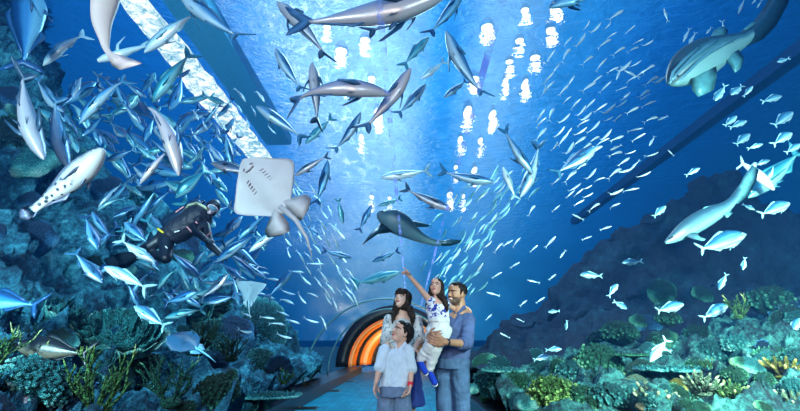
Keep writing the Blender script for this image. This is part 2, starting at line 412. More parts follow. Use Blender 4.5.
def hairmat(name, c):
    m, nt = newmat(name); tc = N(nt, 'ShaderNodeTexCoord'); mp = N(nt, 'ShaderNodeMapping'); mp.inputs['Scale'].default_value = (70, 70, 6); L(nt, tc.outputs['Object'], mp.inputs[0])
    n = N(nt, 'ShaderNodeTexNoise', i_Scale=1., i_Detail=3.); L(nt, mp.outputs[0], n.inputs['Vector']); r = ramp(nt, n.outputs['Fac'], [(.3, Vector(c)*.5), (.7, Vector(c)*1.8)])
    b = principled(nt, r.outputs[0], .55, 0, .2, n.outputs['Fac'], .5, .006); outp(nt, b.outputs[0]); return m
SK = dict(man=skinmat('man_skin', (.44, .22, .13)), woman=skinmat('woman_skin', (.72, .44, .33)), girl=skinmat('girl_skin', (.68, .38, .27)), boy=skinmat('boy_skin', (.64, .36, .26)))
HR = hairmat('dark_brown_hair', (.018, .010, .007)); HRB = hairmat('black_hair', (.008, .006, .006))
LIP = flat('lip', (.42, .10, .08), .4, 0, .1); TEETH = flat('teeth', (.85, .82, .76), .3, 0, .05); BRW = flat('brow_hair', (.02, .012, .01), .6); BEARD = flat('short_beard', (.10, .055, .038), .7, 0, .35, 160)
EYW = flat('eye_white', (.36, .36, .36), .6, 0, .03, 30, .1); EYI = flat('eye_iris', (.03, .015, .01), .1, 0, .1)

def hmat(c, f, h, tilt=0):
    "head frame: x side, y face, z up, scaled to the head height"
    f = Vector(f).normalized(); u = Vector((tilt, 0, 1)); u = (u-f*u.dot(f)).normalized(); r = f.cross(u)
    return Matrix(((r.x*h, f.x*h, u.x*h, c.x), (r.y*h, f.y*h, u.y*h, c.y), (r.z*h, f.z*h, u.z*h, c.z), (0, 0, 0, 1)))
def gt(g, M):
    q = G(); q.v = [M @ v for v in g.v]; q.f = g.f; q.mi = g.mi; return q
def join(a, b): a.add(b.v, b.f); return a
def head_g(male=False, smile=0):
    g = G()
    g.ell((0, -.06, .14), (.33, .41, .36), 18, 12); g.ell((0, .08, -.06), (.285, .31, .36), 18, 12)
    j = .19 if male else .155
    g.ell((0, .19, -.33), (j, .19, .15), 14, 10); g.ell((0, .06, -.25), (j+.08, .26, .19), 14, 10); g.ell((0, .31, -.39), (.09, .08, .07), 10, 8)
    g.cone((0, .37, .05), (0, .46, -.08), .032, .045, 8); g.ell((0, .475, -.10), (.055, .05, .04), 10, 6)
    for s in (1, -1):
        g.ell((s*.045, .43, -.115), (.035, .04, .028), 8, 6); g.ell((s*.15, .27, -.10), (.11, .11, .11), 10, 8); g.ell((s*.32, -.03, -.05), (.045, .085, .12), 10, 8)
        g.ell((s*.13, .345, .10), (.10, .05, .03), 10, 6)
    g.ell((0, .40, -.225), (.085+smile*.03, .05, .026), 12, 6); g.ell((0, .395, -.275), (.075+smile*.02, .05, .03), 12, 6)
    g.ell((0, .33, .22), (.2, .1, .16), 12, 8)
    return g
def finish_head(me, M, male=False, smile=0, lips=True):
    "face colours of the skin itself: lips, brows, beard; material slots 0 skin 1 lip 2 brow 3 beard 4 teeth"
    Mi = M.inverted()
    for p in me.polygons:
        c = Mi @ p.center
        if abs(c.x) > .45 or abs(c.y) > .6 or abs(c.z) > .6 or c.y < 0: continue
        w_ = .10+smile*.05
        zl = -.25+smile*.25*(c.x*c.x)/.02*.12
        if c.y > .33 and abs(c.x) < w_ and abs(c.z-zl) < .045*(1-(c.x/w_)**2)**.5+.006: p.material_index = 4 if smile and abs(c.z-zl) < .018 and abs(c.x) < w_*.8 else 1
        elif c.y > .22 and .045 < abs(c.x) < .235 and abs(c.z-.115+abs(abs(c.x)-.13)*.2) < .022: p.material_index = 2
        elif male and c.z < -.17 and c.y > -.02 and c.z > -.5 and not (c.y > .3 and abs(c.x) < .1 and -.32 < c.z < -.19): p.material_index = 3
def eyes(M, root, sz=1.0, Mr=None):
    Q = Matrix.Identity(4) if Mr is None else Mr
    for s in (1, -1):
        g = G(); g.ell((s*.128, .325, .015), (.055*sz, .05, .026*sz), 12, 8)
        g2 = gt(g, Q @ M); k = len(g2.f); e = G(); e.ell((s*.128, .366, .02), (.030*sz, .018, .026*sz), 10, 6); e2 = gt(e, Q @ M)
        g2.add(e2.v, e2.f, 1); g2.mi = [0]*k+[1]*(len(g2.f)-k)
        g2.build('eye', [EYW, EYI], root)
def hand(g, wrist, d, palm, size=.18, curl=.5, point=False, left=False):
    "palm plus five fingers; d: wrist to knuckles, palm: the way the palm faces"
    d = Vector(d).normalized(); palm = Vector(palm); palm = (palm-d*palm.dot(d)).normalized(); s = d.cross(palm)*(-1 if left else 1)
    w = Vector(wrist); L_ = size
    k0 = w+d*L_*.48
    for q in (-.16, -.05, .06, .16):
        g.cone(w+s*q*L_*.75, k0+s*q*L_*1.25, L_*.085, L_*.08, 8)
    for i, (off, ln, cu) in enumerate(((.20, .42, curl), (.07, .46, curl*1.1), (-.06, .43, curl*1.15), (-.19, .34, curl*1.2))):
        if point: cu = .05 if i == 0 else 1.5
        p = k0+s*off*L_; a = cu*.55; d1 = (d*math.cos(a)+palm*math.sin(a)); a2 = cu*1.25; d2 = (d*math.cos(a2)+palm*math.sin(a2)); a3 = cu*1.7; d3 = (d*math.cos(a3)+palm*math.sin(a3))
        r = L_*.052
        p1 = p+d1*ln*L_*.45; p2 = p1+d2*ln*L_*.32; p3 = p2+d3*ln*L_*.23
        g.cone(p-d*L_*.03, p1, r*1.12, r, 8); g.cone(p1, p2, r, r*.92, 8); g.cone(p2, p3, r*.92, r*.78, 8)
    t0 = w+s*L_*.16+d*L_*.10; t1 = t0+(s*.75+d*.6+palm*.35).normalized()*L_*.26; t2 = t1+(d*.85+s*.25+palm*(.2+.3*curl)).normalized()*L_*.22
    g.cone(t0, t1, L_*.08, L_*.065, 8); g.cone(t1, t2, L_*.062, L_*.048, 8)
def limb(g, pts, rr, sq=1.0):
    for a, b, ra, rb in zip(pts, pts[1:], rr, rr[1:]): g.cone(a, b, ra, rb, 14, sq=sq)
def torso_g(g, neck, chest, waist, hip, side, rs):
    "rs: half-widths at shoulder, chest, waist, hip; side: the body's sideways axis"
    side = Vector(side).normalized(); rr = []
    for c, (w, dpt) in zip((hip+Vector((0, 0, -.04)), hip, hip.lerp(waist, .55), waist, waist.lerp(chest, .5), chest, chest.lerp(neck, .45), chest.lerp(neck, .8), neck),
        ((rs[3]*.86, rs[3]*.6), (rs[3], rs[3]*.68), ((rs[3]+rs[2])/2, rs[2]*.72), (rs[2], rs[2]*.7), ((rs[2]+rs[1])/2, rs[1]*.66), (rs[1], rs[1]*.66), (rs[0]*.93, rs[1]*.6), (rs[0]*.62, rs[1]*.45), (rs[0]*.3, rs[0]*.3))):
        up = Vector((0, 0, 1)); fwd = up.cross(side).normalized()
        rr.append([c+side*math.cos(2*PI*j/20)*w+fwd*math.sin(2*PI*j/20)*dpt for j in range(20)])
    g.rings(rr)
def clothmat(name, c, rough=.8, pat=None, weave=220, var=.12):
    m, nt = newmat(name); n = noise_n(nt, 9, 4); wv = noise_n(nt, weave, 2)
    r = ramp(nt, n.outputs['Fac'], [(.3, Vector(c)*(1-var)), (.7, Vector(c)*(1+var))]); col = r.outputs[0]
    if pat:
        tc = N(nt, 'ShaderNodeTexCoord'); nn = N(nt, 'ShaderNodeTexNoise', i_Scale=pat[1], i_Detail=1.5, i_Distortion=1.2); L(nt, tc.outputs['Object'], nn.inputs['Vector'])
        f = ramp(nt, nn.outputs['Fac'], [(pat[2], (0, 0, 0)), (pat[2]+.04, (1, 1, 1))]); mx = N(nt, 'ShaderNodeMix', data_type='RGBA'); L(nt, f.outputs[0], mx.inputs[0]); L(nt, col, mx.inputs[6]); mx.inputs[7].default_value = tuple(pat[0])+(1,); col = mx.outputs[2]
    b = principled(nt, col, rough, 0, .25, wv.outputs['Fac'], .25, .003); outp(nt, b.outputs[0]); return m
DENIM_S = clothmat('denim_shirt_cloth', (.065, .10, .22), var=.25); JEANS = clothmat('blue_jeans_denim', (.05, .10, .19), var=.35)
WHITE = clothmat('white_cotton', (.66, .65, .63)); FLORAL = clothmat('blue_patterned_white_cotton', (.80, .80, .82), pat=((.03, .05, .32), 26, .53))
BLOUSE = clothmat('grey_speckled_blouse_cloth', (.55, .55, .54), pat=((.16, .22, .24), 34, .56)); PALEBLUE = clothmat('pale_blue_shirt_cloth', (.56, .63, .70)); SHORTS = clothmat('washed_denim', (.12, .17, .26), var=.3)
NAVY = clothmat('navy_skirt_cloth', (.012, .03, .16)); SHOEB = clothmat('blue_canvas', (.01, .05, .42)); SOLE = flat('white_rubber', (.75, .75, .72), .5); BROWN = flat('brown_leather', (.10, .05, .03), .5); RED = flat('red_rubber', (.7, .01, .03), .4); BLACKM = flat('black_strap', (.01, .01, .012), .4)

def person(center, label):
    r = empty('person', (center.x, center.y, 0)); tag(r, label, 'person', 'family on the tunnel walkway'); return r, Matrix.Translation(-Vector((center.x, center.y, 0)))
def put(me, name, mats, root, M0):
    me.transform(M0); return link(name, me, mats, root)
HM = [None, LIP, BRW, BEARD, TEETH]
def shoe(g, heel, toe, w=.045, h=.05):
    heel = Vector(heel); toe = Vector(toe); g.cone(heel+Vector((0, 0, h*.5)), toe+Vector((0, 0, h*.25)), w*.85, w*.8, 14); g.cone(heel+Vector((0, 0, h*1.2)), heel.lerp(toe, .35)+Vector((0, 0, h*.7)), w*.8, w*.7, 12)
def on_floor(p, z=0.0): return Vector((p.x, p.y, z))

# ---------------------------------------------------------------- father
Ym = 5.0
J = lambda x, y, d=0: P(x, y, Ym+d)
root, M0 = person(J(452, 350), 'smiling bearded man in blue denim shirt and jeans holding the little girl')
hc = J(457, 294.5); HMm = hmat(hc, (-.80, -.58, .10), .235)
neck = J(459.5, 311, .02); chest = J(457, 326, .02); waist = J(454, 348, .02); hip = J(451.5, 362, .03); side = Vector((.86, -.45, 0))
shL = J(468, 319.5, -.06); shR = J(446, 318, .14)
elL = J(467, 344, -.16); wrL = J(444.5, 342, -.46)
elR = J(436, 338, .04); wrR = J(428.5, 338, -.40)
hipL = hip+side*.085+Vector((0, 0, -.04)); hipR = hip-side*.085+Vector((0, 0, -.04))
knL = Vector((hipL.x+.01, hipL.y-.05, .50)); knR = Vector((hipR.x-.01, hipR.y-.07, .50)); anL = Vector((knL.x+.02, knL.y+.06, .09)); anR = Vector((knR.x-.02, knR.y+.05, .09))
g = gt(head_g(True, 1), HMm); g.cone(HMm @ Vector((0, -.12, -.25)), neck+Vector((0, 0, -.03)), .062, .07, 14)
torso_g(g, neck, chest, waist, hip, side, (.185, .165, .14, .15))
limb(g, [shL, elL, wrL], [.052, .042, .028]); limb(g, [shR, elR, wrR], [.052, .042, .028])
hand(g, wrL, J(435, 340.5, -.50)-wrL, (-.1, .9, .35), .19, .75, left=False); hand(g, wrR, J(436, 336, -.50)-wrR, (.3, .9, 0), .185, .6)
for a, b, c in ((hipL, knL, anL), (hipR, knR, anR)): limb(g, [a, b, c], [.085, .055, .04])
me = fuse(g, 'body', .0055, 2); HM2 = [SK['man']]+HM[1:]; finish_head(me, HMm, True, 1); put(me, 'body', HM2, root, M0); eyes(HMm, root, 1, M0)
g = G(); torso_g(g, neck+Vector((0, 0, -.02)), chest, waist, hip+Vector((0, 0, -.02)), side, (.205, .185, .165, .175)); limb(g, [shL, elL, elL.lerp(wrL, .22)], [.072, .062, .056]); limb(g, [shR, elR, elR.lerp(wrR, .22)], [.072, .06, .052])
g.cone(elL.lerp(wrL, .12), elL.lerp(wrL, .32), .062, .058, 14, rounded=False)
for s in (1, -1): g.cone(neck+side*s*.05+Vector((0, -.03, .035)), neck+side*s*.015+Vector((-.04, -.06, -.03)), .022, .014, 8)
put(fuse(g, 'shirt', .008, 2, .022, 9), 'shirt', [DENIM_S], root, M0)
g = G(); g.cone(hip+Vector((0, 0, .03)), hip+Vector((0, 0, -.06)), .155, .165, 18, sq=1.0, rounded=False)
for a, b, c in ((hipL, knL, anL), (hipR, knR, anR)): limb(g, [a+Vector((0, 0, .04)), b], [.105, .078]); g.cone(b, c+Vector((0, 0, -.03)), .076, .07, 14)
put(fuse(g, 'jeans', .008, 2, .02, 8, 4), 'jeans', [JEANS], root, M0)
for a in (anL, anR):
    g = G(); shoe(g, Vector((a.x, a.y+.05, .02)), Vector((a.x-.1, a.y-.19, .02)), .05, .06); put(fuse(g, 'shoe', .008, 1), 'shoe', [BROWN], root, M0)
g = G(); g.ell((0, -.12, .20), (.355, .39, .345), 18, 12); g.ell((0, .16, .40), (.24, .18, .11), 12, 8); g.ell((0, -.02, .44), (.22, .3, .12), 12, 8)
for s in (1, -1): g.cone((s*.315, .05, .12), (s*.31, .04, -.08), .05, .02, 8)
gg = gt(g, HMm); put(fuse(gg, 'hair', .006, 1, .012, 40), 'hair', [HRB], root, M0)
g = G(); t = (wrL-elL).normalized(); g.cone(elL.lerp(wrL, .90)-t*.012, elL.lerp(wrL, .90)+t*.012, .034, .034, 16, rounded=False); put(g.me('wristwatch'), 'wristwatch', [BLACKM], root, M0)

# ---------------------------------------------------------------- little girl held by the father
Yg = 4.78
J = lambda x, y, d=0: P(x, y, Yg+d)
root, M0 = person(J(438, 330), 'little girl with long dark hair carried by the man and pointing up with one arm')
hc = J(436.5, 287.5, 0); HMg = hmat(hc, (-.34, -.86, .32), .185)
neck = J(437.5, 299, .0); chest = J(437.5, 308, 0); waist = J(438.5, 320, .02); hip = J(439, 331, .03); side = Vector((.95, -.2, 0))
sR = J(431, 302, -.02); eR = J(418.5, 286.5, -.10); wR = J(409, 275.5, -.16)
sL = J(445, 303, .05); eL = J(454, 309, .22); wL = J(464, 307, .36)
k1 = J(431, 344, -.20); a1 = J(419.5, 361, -.12); k2 = J(435, 349, -.18); a2 = J(429, 371, -.10)
h1 = hip+side*-.05; h2 = hip+side*.05
g = gt(head_g(), HMg); g.cone(HMg @ Vector((0, -.1, -.25)), neck, .036, .04, 12); torso_g(g, neck, chest, waist, hip, side, (.115, .10, .088, .10))
limb(g, [sR, eR, wR], [.032, .026, .019]); limb(g, [sL, eL, wL], [.030, .025, .019])
hand(g, wR, J(404.5, 270.5, -.20)-wR, (-.3, -.4, -.8), .125, .5, point=True); hand(g, wL, Vector((.5, .1, -.4)), (0, -.5, -.6), .12, .4)
limb(g, [h1, k1, a1], [.058, .042, .028]); limb(g, [h2, k2, a2], [.058, .042, .028])
me = fuse(g, 'body', .0045, 2); finish_head(me, HMg); put(me, 'body', [SK['girl']]+HM[1:], root, M0); eyes(HMg, root, 1.25, M0)
g = G(); torso_g(g, neck+Vector((0, 0, -.025)), chest, waist, hip.lerp(waist, .7), side, (.125, .115, .105, .108)); g.cone(sR.lerp(neck, .3), sR.lerp(eR, .06), .04, .045, 12); g.cone(sL.lerp(neck, .3), sL.lerp(eL, .1), .04, .045, 12)
put(fuse(g, 'top', .006, 2, .008, 14), 'top', [FLORAL], root, M0)
g = G(); g.cone(waist, hip, .100, .125, 18, sq=.9); g.cone(waist+Vector((0, 0, .015)), waist+Vector((0, 0, -.02)), .106, .108, 18, rounded=False)
limb(g, [h1, k1, a1.lerp(k1, .12)], [.082, .062, .042]); limb(g, [h2, k2, a2.lerp(k2, .12)], [.082, .062, .042])
put(fuse(g, 'trousers', .006, 2, .018, 13), 'trousers', [WHITE], root, M0)
for a, t in ((a1, J(425, 371, -.22)), (a2, J(434.5, 382, -.20))):
    d = (t-a).normalized(); s_ = d.cross(Vector((0, -1, .2))).normalized(); n_ = s_.cross(d)
    if n_.z > 0: n_ = -n_
    h = a-d*.025+n_*.0; g = G(); g.cone(h+n_*.012, t+n_*.008, .033, .028, 12); put(fuse(g, 'shoe', .005, 1), 'shoe', [SHOEB], root, M0)
    so = G(); so.cone(h+n_*.040, t+n_*.033, .028, .025, 12, sq=.45, sqdir=n_); put(so.me('shoe_sole'), 'shoe_sole', [SOLE], root, M0)
g = G(); g.ell((0, -.10, .17), (.37, .42, .38), 18, 12); g.ell((0, .24, .32), (.25, .14, .11), 12, 8)
for s in (1, -1): g.cone((s*.30, .02, .1), (s*.34, -.06, -.45), .10, .13, 10)
g.cone((0, -.3, .1), (0, -.35, -.7), .25, .2, 12)
gg = gt(g, HMg)
rh = random.Random(3)
gg.tube([HMg @ Vector((.33, -.1, -.1)), J(444, 299, -.05), J(446.5, 306, -.06), J(447, 312, -.05)], [.035, .035, .028, .01], 8); gg.tube([HMg @ Vector((-.3, -.15, -.1)), J(430, 299, .07), J(428.5, 306, .09), J(428, 313, .08)], [.03, .04, .032, .01], 8)
put(fuse(gg, 'hair', .0055, 1, .012, 30), 'hair', [HR], root, M0)

# ---------------------------------------------------------------- mother
Yw = 5.05
J = lambda x, y, d=0: P(x, y, Yw+d)
root, M0 = person(J(402, 350), 'woman with long dark hair and grey speckled blouse gazing up behind the boy')
hc = J(402.5, 299.5); HMw = hmat(hc, (-.50, -.80, .34), .215)
neck = J(403.5, 313.5, .02); chest = J(402.5, 328, .02); waist = J(402.5, 346, .02); hip = J(402.5, 364, .02); side = Vector((.97, -.2, 0))
sL = J(416, 321, -.02); eL = J(419.5, 340, -.06); wL = J(414, 350, -.26); sR = J(389, 321, .03); eR = J(386, 341, .0); wR = J(389.5, 355, -.1)
hl = hip+side*.075; hr = hip-side*.075; kl = on_floor(hl, .47); kr = on_floor(hr, .47); al = on_floor(hl, .08)+Vector((.02, .03, 0)); ar = on_floor(hr, .08)+Vector((-.02, .03, 0))
g = gt(head_g(), HMw); g.cone(HMw @ Vector((0, -.12, -.25)), neck, .045, .05, 12); torso_g(g, neck, chest, waist, hip, side, (.155, .135, .115, .15))
limb(g, [sL, eL, wL], [.042, .034, .023]); limb(g, [sR, eR, wR], [.042, .034, .023]); hand(g, wL, J(409.5, 351, -.36)-wL, (0, .2, -1), .165, .55); hand(g, wR, Vector((-.1, -.1, -1)), (.9, 0, 0), .165, .4)
limb(g, [hl, kl, al], [.08, .05, .035]); limb(g, [hr, kr, ar], [.08, .05, .035])
me = fuse(g, 'body', .0055, 2); finish_head(me, HMw); put(me, 'body', [SK['woman']]+HM[1:], root, M0); eyes(HMw, root, 1.1, M0)
g = G(); torso_g(g, neck+Vector((0, -.02, -.045)), chest, waist, hip, side, (.165, .155, .145, .175)); limb(g, [sL, eL.lerp(sL, .08)], [.062, .066]); limb(g, [sR, eR.lerp(sR, .08)], [.062, .066])
put(fuse(g, 'blouse', .007, 2, .022, 10), 'blouse', [BLOUSE], root, M0)
g = G(); g.cone(hip+Vector((0, 0, .08)), hip+Vector((0, 0, -.38)), .16, .22, 20, rounded=False); put(fuse(g, 'skirt', .01, 2, .03, 7), 'skirt', [NAVY], root, M0)
for a in (al, ar):
    g = G(); shoe(g, Vector((a.x, a.y+.04, .02)), Vector((a.x-.03, a.y-.17, .02)), .042, .05); put(fuse(g, 'shoe', .008, 1), 'shoe', [BROWN], root, M0)
g = G(); g.ell((0, -.10, .17), (.375, .43, .385), 18, 12); g.ell((.0, .27, .27), (.30, .18, .14), 14, 8); g.ell((0, .15, .34), (.31, .28, .17), 14, 8)
for k in range(9): x_ = -.26+k*.065; g.cone((x_*.8, .28, .38), (x_, .45-abs(x_)*.45, .13), .065, .04, 6)
for s in (1, -1): g.cone((s*.31, .08, .15), (s*.35, .0, -.5), .09, .13, 10)
g.cone((0, -.32, .1), (0, -.38, -.9), .27, .2, 12)
gg = gt(g, HMw)
gg.tube([HMw @ Vector((.34, -.05, -.2)), J(410, 309, -.10), J(412.5, 317, -.14), J(412.5, 326, -.12)], [.035, .04, .035, .01], 8); gg.tube([HMw @ Vector((-.33, -.1, -.1)), J(396, 310, .0), J(393, 318, -.07), J(392, 324, -.08)], [.025, .03, .022, .008], 8)
put(fuse(gg, 'hair', .0055, 1, .014, 28), 'hair', [HR], root, M0)

# ---------------------------------------------------------------- boy
Yb = 4.6
J = lambda x, y, d=0: P(x, y, Yb+d)
root, M0 = person(J(395, 370), 'boy in a pale blue shirt and denim shorts with a red wristwatch, head tipped back')
hc = J(402, 333.0); HMb = hmat(hc, (-.82, -.42, .42), .205)
neck = J(400, 346, .02); chest = J(397, 358, .02); waist = J(396, 374, .02); hip = J(394.5, 388, .02); side = Vector((.95, -.25, 0))
sR = J(385, 350, .0); eR = J(379.5, 368, -.02); wR = J(376, 383, -.08); sL = J(408, 350.5, -.02); eL = J(411.5, 369, -.02); wL = J(410, 386, -.10)
hl = hip+side*.065; hr = hip-side*.065; kl = on_floor(hl, .38)+Vector((.02, -.02, 0)); kr = on_floor(hr, .38)+Vector((-.03, -.02, 0)); al = on_floor(hl, .07)+Vector((.03, .03, 0)); ar = on_floor(hr, .07)+Vector((-.04, .03, 0))
g = gt(head_g(), HMb); g.cone(HMb @ Vector((0, -.12, -.22)), neck, .043, .048, 12); torso_g(g, neck, chest, waist, hip, side, (.125, .11, .10, .115))
limb(g, [sR, eR, wR], [.036, .029, .021]); limb(g, [sL, eL, wL], [.036, .029, .021]); hand(g, wR, J(375, 390, -.10)-wR, (.8, -.2, 0), .145, .45, left=True); hand(g, wL, J(408, 394, -.13)-wL, (-.8, -.3, 0), .145, .8)
limb(g, [hl, kl, al], [.068, .046, .033]); limb(g, [hr, kr, ar], [.068, .046, .033])
me = fuse(g, 'body', .005, 2); finish_head(me, HMb); put(me, 'body', [SK['boy']]+HM[1:], root, M0); eyes(HMb, root, 1.15, M0)
g = G(); torso_g(g, neck+Vector((0, -.01, -.02)), chest, waist, hip+Vector((0, 0, .0)), side, (.14, .135, .128, .145)); limb(g, [sR, eR], [.056, .052]); limb(g, [sL, eL], [.056, .052])
g.cone(eR.lerp(sR, .15), eR.lerp(wR, .05), .054, .054, 14, rounded=False); g.cone(eL.lerp(sL, .15), eL.lerp(wL, .05), .054, .054, 14, rounded=False)
for s in (1, -1): g.cone(neck+side*s*.045+Vector((0, -.02, .02)), neck+side*s*.012+Vector((-.02, -.055, -.03)), .018, .012, 8)
put(fuse(g, 'shirt', .006, 2, .018, 12), 'shirt', [PALEBLUE], root, M0)
for k in range(5):
    b = G(); q = chest.lerp(hip, k/4.6)+Vector((-.035, -.118-(.01 if k else 0), .03)); b.ell(q, (.005, .004, .005), 8, 5); put(b.me('button'), 'button', [SOLE], root, M0)
g = G(); g.cone(hip+Vector((0, 0, .02)), hip+Vector((0, 0, -.07)), .125, .135, 18, rounded=False); g.cone(hl, kl+Vector((0, 0, .07)), .088, .078, 16, rounded=False); g.cone(hr, kr+Vector((0, 0, .07)), .088, .078, 16, rounded=False)
put(fuse(g, 'shorts', .007, 2, .014, 12), 'shorts', [SHORTS], root, M0)
for a in (al, ar):
    g = G(); shoe(g, Vector((a.x, a.y+.04, .02)), Vector((a.x-.03, a.y-.15, .02)), .04, .05); put(fuse(g, 'shoe', .008, 1), 'shoe', [SHOEB], root, M0)
t = (wL-eL).normalized(); g = G(); g.cone(wL-t*.03, wL-t*.004, .027, .026, 16, rounded=False); g.ell(wL-t*.017+Vector((-.012, -.024, 0)), (.014, .008, .014), 10, 6); put(g.me('wristwatch'), 'wristwatch', [RED], root, M0)
g = G(); g.ell((0, -.12, .18), (.375, .40, .375), 18, 12); g.ell((0, .16, .38), (.26, .18, .13), 12, 8); g.cone((0, -.35, .1), (0, -.33, -.25), .26, .16, 12)
for s in (1, -1): g.cone((s*.31, .06, .15), (s*.33, .0, -.05), .07, .05, 8)
for k in range(16):
    a = k/16*2*PI; g.cone((math.cos(a)*.25, math.sin(a)*.25-.1, .42), (math.cos(a)*.40, math.sin(a)*.42-.1, .30), .05, .02, 6)
put(fuse(gt(g, HMb), 'hair', .0055, 1, .012, 40), 'hair', [HRB], root, M0)

# ---------------------------------------------------------------- diver
Yd = 6.2
J = lambda x, y, d=0: P(x, y, Yd+d)
SUIT = flat('black_neoprene', (.006, .010, .020), .45, 0, .3, 12); VEST = flat('black_nylon_vest', (.010, .014, .028), .6); TANK = flat('dark_steel_tank', (.02, .05, .10), .3, .6); HOSE = flat('pale_hose', (.5, .55, .35), .5); MASKR = flat('mask_frame', (.55, .42, .50), .3); GLASS = flat('mask_lens', (.10, .22, .30), .05, 0, .1); YEL = flat('yellow_clip', (.75, .6, .02), .4); PINKM = flat('pink_mark', (.75, .35, .38), .5); FINR = flat('black_fin_rubber', (.006, .012, .02), .4)
ctr = J(180, 235); root = empty('person', ctr); tag(root, 'scuba diver in a black wetsuit and hood swimming in front of the left cliff', 'person'); M0 = Matrix.Translation(-ctr)
hc = J(212.5, 208); HMd = hmat(hc, (.35, -.85, -.35), .235, .5)
g = gt(head_g(), HMd); neck = J(204, 216); g.cone(hc, neck, .075, .08, 12)
ch = J(193, 222, -.02); wa = J(178, 231); hp = J(167, 236)
for a, b, ra, rb in ((neck, ch, .10, .165), (ch, wa, .165, .14), (wa, hp, .14, .135)): g.cone(a, b, ra, rb, 16)
s1 = J(205, 226, -.12); e1 = J(210, 245, -.18); w1 = J(221, 255, -.25); s2 = J(190, 213, .12); e2 = J(196, 232, -.25); w2 = J(206, 240, -.42)
limb(g, [ch, s1, e1, w1], [.09, .065, .052, .036]); limb(g, [ch, s2, e2, w2], [.09, .065, .052, .036]); hand(g, w1, J(228, 259, -.3)-w1, (.2, -.6, -.6), .18, .4); hand(g, w2, J(211, 240, -.5)-w2, (0, .3, -.8), .18, .5)
k1 = J(166, 258, -.25); a1 = J(146, 252, .1); k2 = J(150, 246, -.05); a2 = J(131, 256, .25)
limb(g, [hp, k1, a1], [.11, .075, .05]); limb(g, [hp, k2, a2], [.11, .075, .05])
me = fuse(g, 'body', .010, 2); Mi = HMd.inverted()
for p in me.polygons:
    c = Mi @ p.center
    if abs(c.x) < .2 and c.y > .2 and -.34 < c.z < .13: p.material_index = 1
put(me, 'body', [SUIT, SK['man']], root, M0)
g = G(); g.ell((0, -.04, .10), (.40, .47, .44), 16, 10); g.ell((0, -.02, -.18), (.36, .34, .34), 14, 8); put(fuse(gt(g, HMd), 'hood', .009, 1), 'hood', [SUIT], root, M0)
g = G(); g.rings([[Vector((.30*math.cos(a), y, .17*math.sin(a)+.06)) for a in [2*PI*j/20 for j in range(20)]] for y in (.40, .56)]); put(gt(g, HMd).me('mask'), 'mask', [MASKR], root, M0)
g = G(); g.rings([[Vector((.25*math.cos(a), y, .13*math.sin(a)+.06)) for a in [2*PI*j/20 for j in range(20)]] for y in (.555, .575)]); put(gt(g, HMd).me('mask_lens'), 'mask_lens', [GLASS], root, M0)
g = G(); g.ell((0, .56, -.22), (.16, .13, .12), 12, 8); g.cone((0, .45, -.22), (0, .6, -.22), .07, .12, 10); put(gt(g, HMd).me('regulator'), 'regulator', [MASKR], root, M0)
g = G(); g.tube([HMd @ Vector((.1, .55, -.22)), J(205, 207, -.22), J(197, 203, -.12), J(189, 205, .02), J(184, 211, .14)], [.016]*5, 8); put(g.me('hose'), 'hose', [HOSE], root, M0)
g = G(); g.cone(J(198, 218, -.02), J(176, 232, -.02), .19, .165, 18, rounded=True); g.cone(J(200, 212, .04), J(198, 220, -.18), .05, .05, 8); g.cone(J(205, 220, -.05), J(200, 228, -.2), .05, .05, 8); put(fuse(g, 'vest', .012, 2, .02, 10), 'vest', [VEST], root, M0)
g = G(); g.cone(J(196, 206, .22), J(168, 222, .26), .095, .095, 18); g.cone(J(199, 204, .22), J(203, 202, .22), .03, .03, 8); put(g.me('air_tank'), 'air_tank', [TANK], root, M0)
g = G(); g.cone(J(158, 229, -.14), J(163, 232.5, -.16), .014, .014, 6); put(g.me('clip'), 'clip', [YEL], root, M0)
for a, b, mt in (((196, 222, -.24), (197, 223.5, -.24), PINKM), ((187, 227, -.2), (193, 233, -.22), PINKM), ((175, 232, -.2), (179, 231, -.2), SOLE), ((176, 212, .02), (183, 207, .0), PINKM), ((163, 244, -.2), (167, 248, -.25), SOLE), ((203, 240, -.2), (211, 232, -.22), PINKM), ((137, 256, -.0), (142, 258, -.0), PINKM)):
    g = G(); g.cone(J(*a), J(*b), .010, .010, 6); put(g.me('strap'), 'strap', [mt], root, M0)
for a, t in ((a1, J(118, 262, .2)), (a2, J(108, 266, .4))):
    d = (t-a).normalized(); s_ = d.cross(Vector((.2, .7, .7))).normalized(); g = G(); g.fin([(a+s_*.05, a-s_*.05), (a.lerp(t, .4)+s_*.07, a.lerp(t, .4)-s_*.07), (a.lerp(t, .8)+s_*.12, a.lerp(t, .8)-s_*.12), (t+s_*.11, t-s_*.11)], d.cross(s_), .03)
    put(g.me('swim_fin'), 'swim_fin', [FINR], root, M0)
